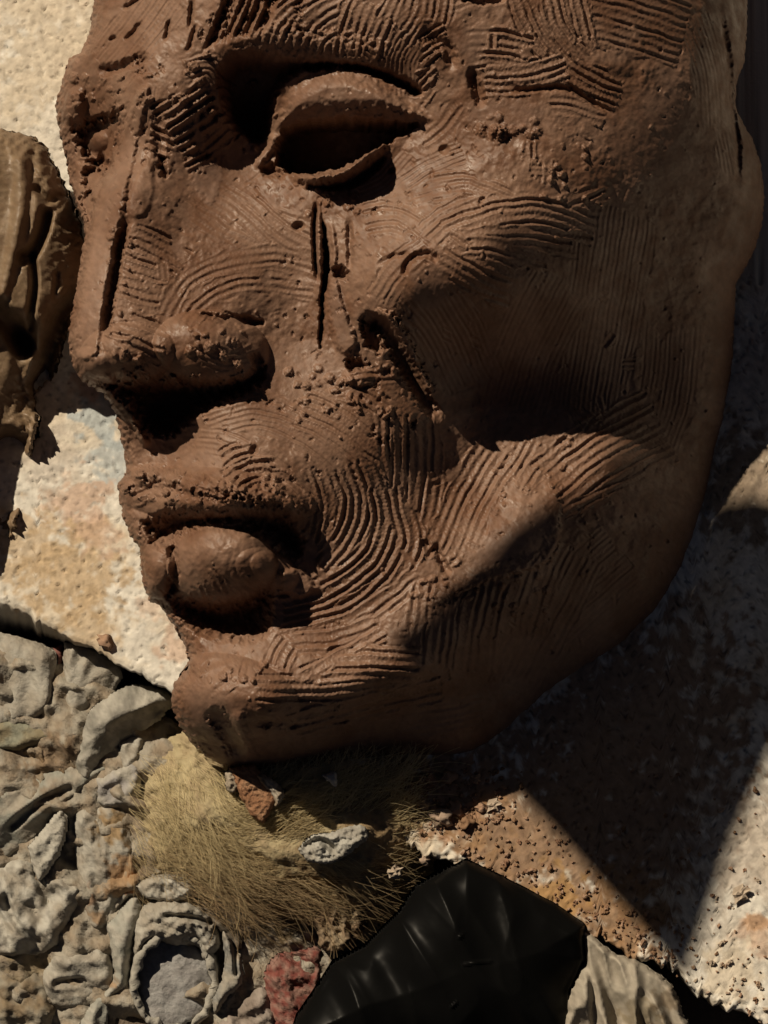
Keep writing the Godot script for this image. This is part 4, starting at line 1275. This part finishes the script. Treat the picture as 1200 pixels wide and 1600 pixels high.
func pebble(x: float, y: float, r: float, col: Color, s: int) -> ArrayMesh:
	var n := noise(0.9, s, 2)
	var sp := SphereMesh.new()
	sp.radial_segments = 12
	sp.rings = 7
	var a := sp.get_mesh_arrays()
	var v: PackedVector3Array = a[Mesh.ARRAY_VERTEX]
	var st := SurfaceTool.new()
	st.begin(Mesh.PRIMITIVE_TRIANGLES)
	st.set_smooth_group(-1 if s % 2 else 0)
	var idx: PackedInt32Array = a[Mesh.ARRAY_INDEX]
	for k in idx:
		var p := v[k].normalized()
		p *= 1.0 + n.get_noise_3d(p.x, p.y, p.z) * 0.8
		p *= Vector3(1.0, 0.6, 0.8) * r * S
		st.set_color(col * (0.85 + 0.3 * n.get_noise_3d(p.x * 3e3, p.y * 3e3, p.z * 3e3)))
		st.add_vertex(p)
	st.generate_normals()
	return st.commit()

func stones() -> void:
	var made := []
	for k in 6:
		made.append(pebble(0, 0, 1.0, [Color(0.34, 0.22, 0.15), Color(0.29, 0.17, 0.11), Color(0.40, 0.30, 0.23), Color(0.36, 0.25, 0.17), Color(0.25, 0.15, 0.09), Color(0.45, 0.37, 0.29)][k], 60 + k))
	var put := func(px: float, py: float, r: float, which: int, label: String, group: String, sink_in: float) -> void:
		var q := seen(px, py, slab_z(py, px))
		var o := mesh_node("stone", made[which], M.stone)
		o.position = pos(q.x, q.y, slab_z(q.y, q.x) + r * (0.5 - sink_in))
		o.rotation = Vector3(rng.randf_range(-0.4, 0.4), rng.randf() * TAU, rng.randf_range(-0.4, 0.4))
		o.scale = Vector3.ONE * r
		tag(o, label, "stone", group)
	var g := "pebbles below the jaw"
	for a in [[690, 1278, 17, 2, "largest pebble below the jaw, pale pinkish, with its flat face up"], [712, 1262, 13, 0, "brown pebble leaning on the upper right of the largest pale pebble"], [668, 1222, 15, 1, "dark reddish pebble tucked against the jaw above the largest pebble"], [700, 1214, 12, 0, "brown pebble touching the jaw, right of the dark reddish one"],
			[730, 1284, 12, 4, "darkest brown pebble, right of the largest pale pebble"], [772, 1258, 11, 5, "whitish pebble farthest right, by the edge of the cast shadow"], [752, 1262, 9, 0, "small brown pebble just left of the whitish one by the shadow"], [662, 1256, 10, 3, "tan pebble left of the largest pale pebble"],
			[640, 1232, 9, 0, "brown pebble farthest left, next to the hemp fibre"], [664, 1344, 8, 2, "little pale pebble alone by the top of the black bag"], [616, 1362, 11, 5, "whitish pebble alone between the hemp fibre and the black bag"], [742, 1216, 9, 3, "tan pebble touching the jaw where the cast shadow begins"]]:
		put.call(float(a[0]), float(a[1]), float(a[2]), a[3], a[4], g, 0.15)
	put.call(1158.0, 1396.0, 14.0, 5, "single grey stone on the sunlit right end of the slab", "", 0.3)
	put.call(164.0, 1001.0, 13.0, 0, "small pinkish stone at the slab edge left of the chin", "", 0.1)
	# grit along the broken edge
	var st := SurfaceTool.new()
	st.begin(Mesh.PRIMITIVE_TRIANGLES)
	for k in 700:
		var px := rng.randf_range(600, 1210)
		var edge := lerpf(1278.0, 1612.0, (px - 610.0) / 600.0)
		var py := edge - absf(rng.randfn(0.0, 1.0)) * 60.0 - 2.0
		if rng.randf() < 0.25: py = rng.randf_range(1200, edge)
		if k > 560:
			px = rng.randf_range(630, 790)
			py = rng.randf_range(1200, 1300)
		if px > 1060.0 and rng.randf() < 0.3: py = rng.randf_range(1240, edge)
		var q := seen(px, py, slab_z(py, px))
		var r := rng.randf_range(1.2, 4.0)
		if rng.randf() < 0.1: r *= 1.6
		var w := Transform3D(Basis.from_euler(Vector3(rng.randf() * 6.0, rng.randf() * 6.0, rng.randf() * 6.0)).scaled(Vector3.ONE * r), pos(q.x, q.y, slab_z(q.y, q.x) + r * 0.3))
		st.append_from(made[rng.randi() % 6 if px > 1050.0 else [0, 1, 4][rng.randi() % 3]], 0, w)
	tag(mesh_node("grit", st.commit(), M.stone), "loose grit along the broken lower edge of the slab", "grit", "", "stuff")

func added_shade_board() -> void:
	# an added board, unseen, its outline cut to shade the lower right of the slab
	var root := thing("added_shade_board", "added wooden board on a stand, out of view, shaped to shade the slab", "stand")
	var way := Vector3(-0.50, -0.62, 0.60) * 4200.0                 # layout axes: y runs down
	var p := PackedVector2Array()
	for a in [[796, 1230], [850, 1284], [950, 1396], [1078, 1538], [1116, 1424], [1150, 1318], [1204, 1190], [1300, 1000], [1340, 880], [1300, 810], [1225, 800], [1185, 784], [1138, 792], [1108, 805], [1076, 932], [1004, 1016], [938, 1096], [852, 1190]]:
		var q := seen(a[0], a[1], slab_z(a[1], a[0]))
		q -= Vector3(-0.50, -0.62, 0.60) * ((q.z + 120.0) / 0.67)
		p.append(Vector2(q.x + way.x, q.y + way.y))
	var zt := way.z - 120.0
	var st := SurfaceTool.new()
	st.begin(Mesh.PRIMITIVE_TRIANGLES)
	st.set_color(Color(0.3, 0.2, 0.12))
	var tri := Geometry2D.triangulate_polygon(p)
	for k in tri: st.add_vertex(pos(p[k].x, p[k].y, zt))
	for k in range(tri.size() - 1, -1, -1): st.add_vertex(pos(p[tri[k]].x, p[tri[k]].y, zt - 26.0))
	for k in p.size():
		var a := p[k]
		var b := p[(k + 1) % p.size()]
		var q := [pos(a.x, a.y, zt), pos(b.x, b.y, zt), pos(b.x, b.y, zt - 26.0), pos(a.x, a.y, zt - 26.0)]
		for e in [0, 1, 2, 0, 2, 3]: st.add_vertex(q[e])
	st.generate_normals()
	mesh_node("board", st.commit(), M.wood, root)
	var rod := func(called: String, a: Vector3, b: Vector3, r: float) -> void:
		var c := CylinderMesh.new()
		c.top_radius = r * S
		c.bottom_radius = r * S
		c.height = a.distance_to(b)
		var o := mesh_node(called, c, M.steel, root)
		var up := (b - a).normalized()
		var sx := up.cross(Vector3(0.3, 0.2, 0.9)).normalized()
		o.transform = Transform3D(Basis(sx, up, sx.cross(up)), (a + b) * 0.5)
	rod.call("arm", pos(p[8].x - 30.0, p[8].y, zt - 34.0), pos(520, -2000, zt - 34.0), 10.0)
	rod.call("post", pos(520, -2000, zt + 40.0), pos(520, -2000, slab_z(-2000) - 170.0), 14.0)
	rod.call("foot", pos(520, -2000, slab_z(-2000) - 140.0), pos(520, -2000, slab_z(-2000) - 176.0), 170.0)

# ---------------------------------------------------------------- the scene
func _ready() -> void:
	rng.seed = 7
	rough_noise = noise(0.045, 3, 3)
	wob = noise(0.016, 5, 2)
	var tilt := deg_to_rad(85.0)
	view_basis = Basis(Vector3(1, 0, 0), Vector3(0, cos(tilt), -sin(tilt)), Vector3(0, sin(tilt), cos(tilt)))
	# camera
	var cam := Camera3D.new()
	cam.name = "camera"
	cam.fov = 12.0
	cam.near = 0.05
	cam.far = 60.0
	cam.transform = Transform3D(view_basis, view_basis * Vector3(0, 0, D * S))
	add_child(cam)
	# sky, exposure
	var sky_mat := ProceduralSkyMaterial.new()
	sky_mat.sky_top_color = Color(0.12, 0.14, 0.19) * 0.85
	sky_mat.sky_horizon_color = Color(0.50, 0.47, 0.43) * 0.85
	sky_mat.ground_bottom_color = Color(0.12, 0.10, 0.08)
	sky_mat.ground_horizon_color = Color(0.28, 0.26, 0.23)
	sky_mat.sky_energy_multiplier = 1.0
	var sky := Sky.new()
	sky.sky_material = sky_mat
	var env := Environment.new()
	env.background_mode = Environment.BG_SKY
	env.sky = sky
	env.tonemap_mode = Environment.TONE_MAPPER_LINEAR
	env.tonemap_exposure = 0.92
	env.sdfgi_enabled = true
	env.ssao_enabled = true
	env.ssil_enabled = true
	var we := WorldEnvironment.new()
	we.name = "world_environment"
	we.environment = env
	add_child(we)
	# sun
	var sun := DirectionalLight3D.new()
	sun.name = "sun"
	sun.light_energy = 1.6
	sun.light_color = Color(1.0, 0.93, 0.82)
	sun.light_angular_distance = 0.5
	sun.shadow_enabled = true
	add_child(sun)
	var to_sun := view_basis * Vector3(-0.50, 0.62, 0.60)
	sun.look_at_from_position(to_sun, Vector3.ZERO, Vector3(0, 0, 1))
	materials()
	clay_head()
	slab()
	neighbours()
	rubbish()
	added_shade_board()
